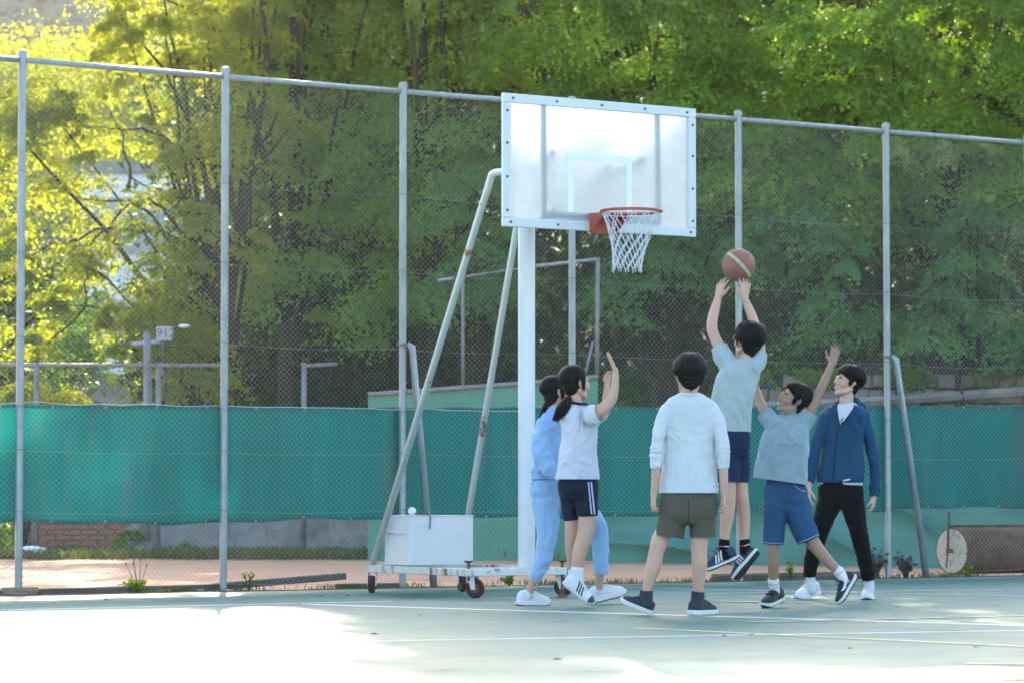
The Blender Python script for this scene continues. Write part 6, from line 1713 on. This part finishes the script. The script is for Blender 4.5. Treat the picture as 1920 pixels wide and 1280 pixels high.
o = vox(m_, 'track_trousers', CL['sky'], .009, 5, f.t, .011, 12.0, (8, 8, 5), hems=[f.hem(ll, .07), f.hem(lr, .075)])
t_ = bvh(o); line_on(t_, [(1008, 905), (1012, 960), (1020, 1004), (1010, 1050), (998, 1086)], .002, 'side_seam', CL['band'], o, 30); line_on(t_, [(1014, 902), (1022, 918), (1018, 935)], .0018, 'pocket_seam', CL['band'], o)
g1 = G(1030, 1134); g0 = G(971, 1135); shoe(f, g0, g1 + Vector((0, .06, 0)), (0, -.06, 1), SH['white'], SH['white'], f.p(994, 1110), .038, 1.05, 1.05, .036, laces=SH['white'], gum=SH['gum'])
shoe(f, P(1108, 1131, 22.70), P(1174, 1113, 22.80), (-.22, -.1, .97), SH['white'], SH['white'], f.p(1121, 1104, .25), .038, 1.05, 1.08, .036, laces=SH['white'], gum=SH['gum'])

# ------------------------------------------------------------------ girl in white polo and dark shorts
f = Fig('person in a white polo shirt and dark striped shorts with both hands raised, ponytail', 22.0)
T = [(1066, 1096, 756), (1060, 1106, 762), (1056, 1113, 769), (1054, 1117, 780), (1054, 1119, 800), (1053, 1118, 822), (1050, 1118, 850), (1046, 1121, 875), (1042, 1124, 893), (1041, 1125, 900)]
f.torso(f.b, T[2:-1], .66, .45, shrink=.78)
f.head(f.p(1080, 718), (.86, .50, .03), (-.05, .02, 1), .99, f.p(1080, 766), .045)
f.tube(f.b, [(1106, 778, 14, -.10), (1126, 770, 12, -.13), (1147, 752, 10.5, -.12), (1152, 730, 8.6, -.12), (1154, 712, 7, -.12), (1154, 693, 5.4, -.12)])
f.hand(f.p(1153, 692, -.12), (-.40, -.05, .92), (.92, .2, .4), (-.1, 1, .1), .86, curl=(.0, .0, .05, .05), spread=.10, tcurl=-.1)
f.tube(f.b, [(1104, 784, 12, .12), (1134, 783, 9.5, .22), (1136, 755, 8, .22), (1138, 724, 5.6, .22)])
f.hand(f.p(1138, 723, .22), (.12, 0, 1), (.6, -.7, 0), (-1, .2, .1), .80, curl=(.4, .4, .45, .5), spread=.06, tcurl=.1)
f.tube(f.b, [(1097, 918, 17), (1100, 948, 16.5), (1101, 970, 16.5), (1099, 998, 15.5), (1091, 1020, 15), (1085, 1040, 13.6), (1082, 1062, 11), (1083, 1085, 10)])
f.tube(f.b, [(1068, 920, 14, .1), (1070, 968, 12, .1), (1071, 998, 12, .1), (1070, 1025, 11.5, .14), (1072, 1055, 8.5, .18), (1076, 1085, 8, .2)])
f.finish_body(SKIN_P)
f.hair('pony', vol=1.12, seed=31, n=620, fringe=58, nape=134, side=116)
f.face()
f.ponytail([f.p(1067, 747, -.06), f.p(1060, 758, -.07), f.p(1052, 770, -.07), f.p(1043, 784, -.06)], [.024, .036, .040, .020], 5)
m_ = MB(); f.torso(m_, T, .66, .45)
sl = [(1102, 780, 19, -.08), (1114, 777, 18.5, -.11), (1126, 773, 17.5, -.13)]; sr = [(1100, 786, 17, .08), (1118, 786, 15, .15)]
f.tube(m_, sl, False); f.tube(m_, sr, False)
o = vox(m_, 'polo_shirt', CL['polo'], .008, 3, f.t, .014, 14.0, (7, 7, 5), hems=[f.hem(sl, .12), (f.p(1083, 900), Vector((0, 0, -1)), .25)])
cm = MB(); cm.tube([f.p(1082 + 17 * math.cos(a), 754.5 + 2.2 * math.cos(a) - 1.0 * math.sin(a), .062 * math.sin(a)) for a in np.linspace(0, 6.28, 25)[:-1]], .0155, 8, closed=True, flat=.6); cm.build('collar', CL['ink'], o, smooth=True)
t_ = bvh(o); line_on(t_, [(1122, 757), (1123, 775), (1122, 793)], .0014, 'sleeve_seam', CL['band'], o); line_on(t_, [(1042, 896), (1083, 898), (1124, 896)], .0012, 'hem_seam', CL['band'], o)
m_ = MB(); f.torso(m_, [(1050, 1115, 885), (1049, 1117, 897), (1045, 1121, 906), (1046, 1121, 918), (1056, 1112, 935)], .7, .4)
ll = [(1066, 918, 20, .08), (1069, 950, 17, .1), (1072, 977, 14.5, .1)]; lr = [(1098, 918, 24), (1100, 945, 21.5), (1101, 969, 19.5)]
f.tube(m_, ll, False); f.tube(m_, lr, False)
o = vox(m_, 'shorts', CL['ink'], .009, 5, f.t, .006, 15.0, (9, 9, 3), hems=[f.hem(ll, .066), f.hem(lr, .088)])
t_ = bvh(o); strip_on(t_, [(1102, 903), (1108, 963)], [(1104.5, 903), (1110.5, 963)], 'side_stripe', CL['band'], o); strip_on(t_, [(1107, 903), (1113.5, 963)], [(1110, 903), (1116.5, 963)], 'side_stripe', CL['band'], o)
sock(f, [(1082, 1066, 12.4), (1083, 1078, 12), (1083, 1092, 12)], SH['white'])
sock(f, [(1074, 1070, 10, .19), (1077, 1092, 10, .2)], SH['white'])
shoe(f, f.p(1054, 1093, .02), f.p(1110, 1135.5, -.03), (.58, -.30, .76), SH['white'], SH['silver'], f.p(1082, 1090), .040, .98, 1.0, .018, stripes=SH['ink'], laces=SH['white'], toecap=SH['toe'], bow=False)
shoe(f, f.p(1064, 1098, .22), f.p(1104, 1131, .24), (.58, -.2, .76), SH['white'], SH['silver'], f.p(1077, 1092, .2), .036, .95, 1.0, .018, stripes=SH['ink'], bow=False)
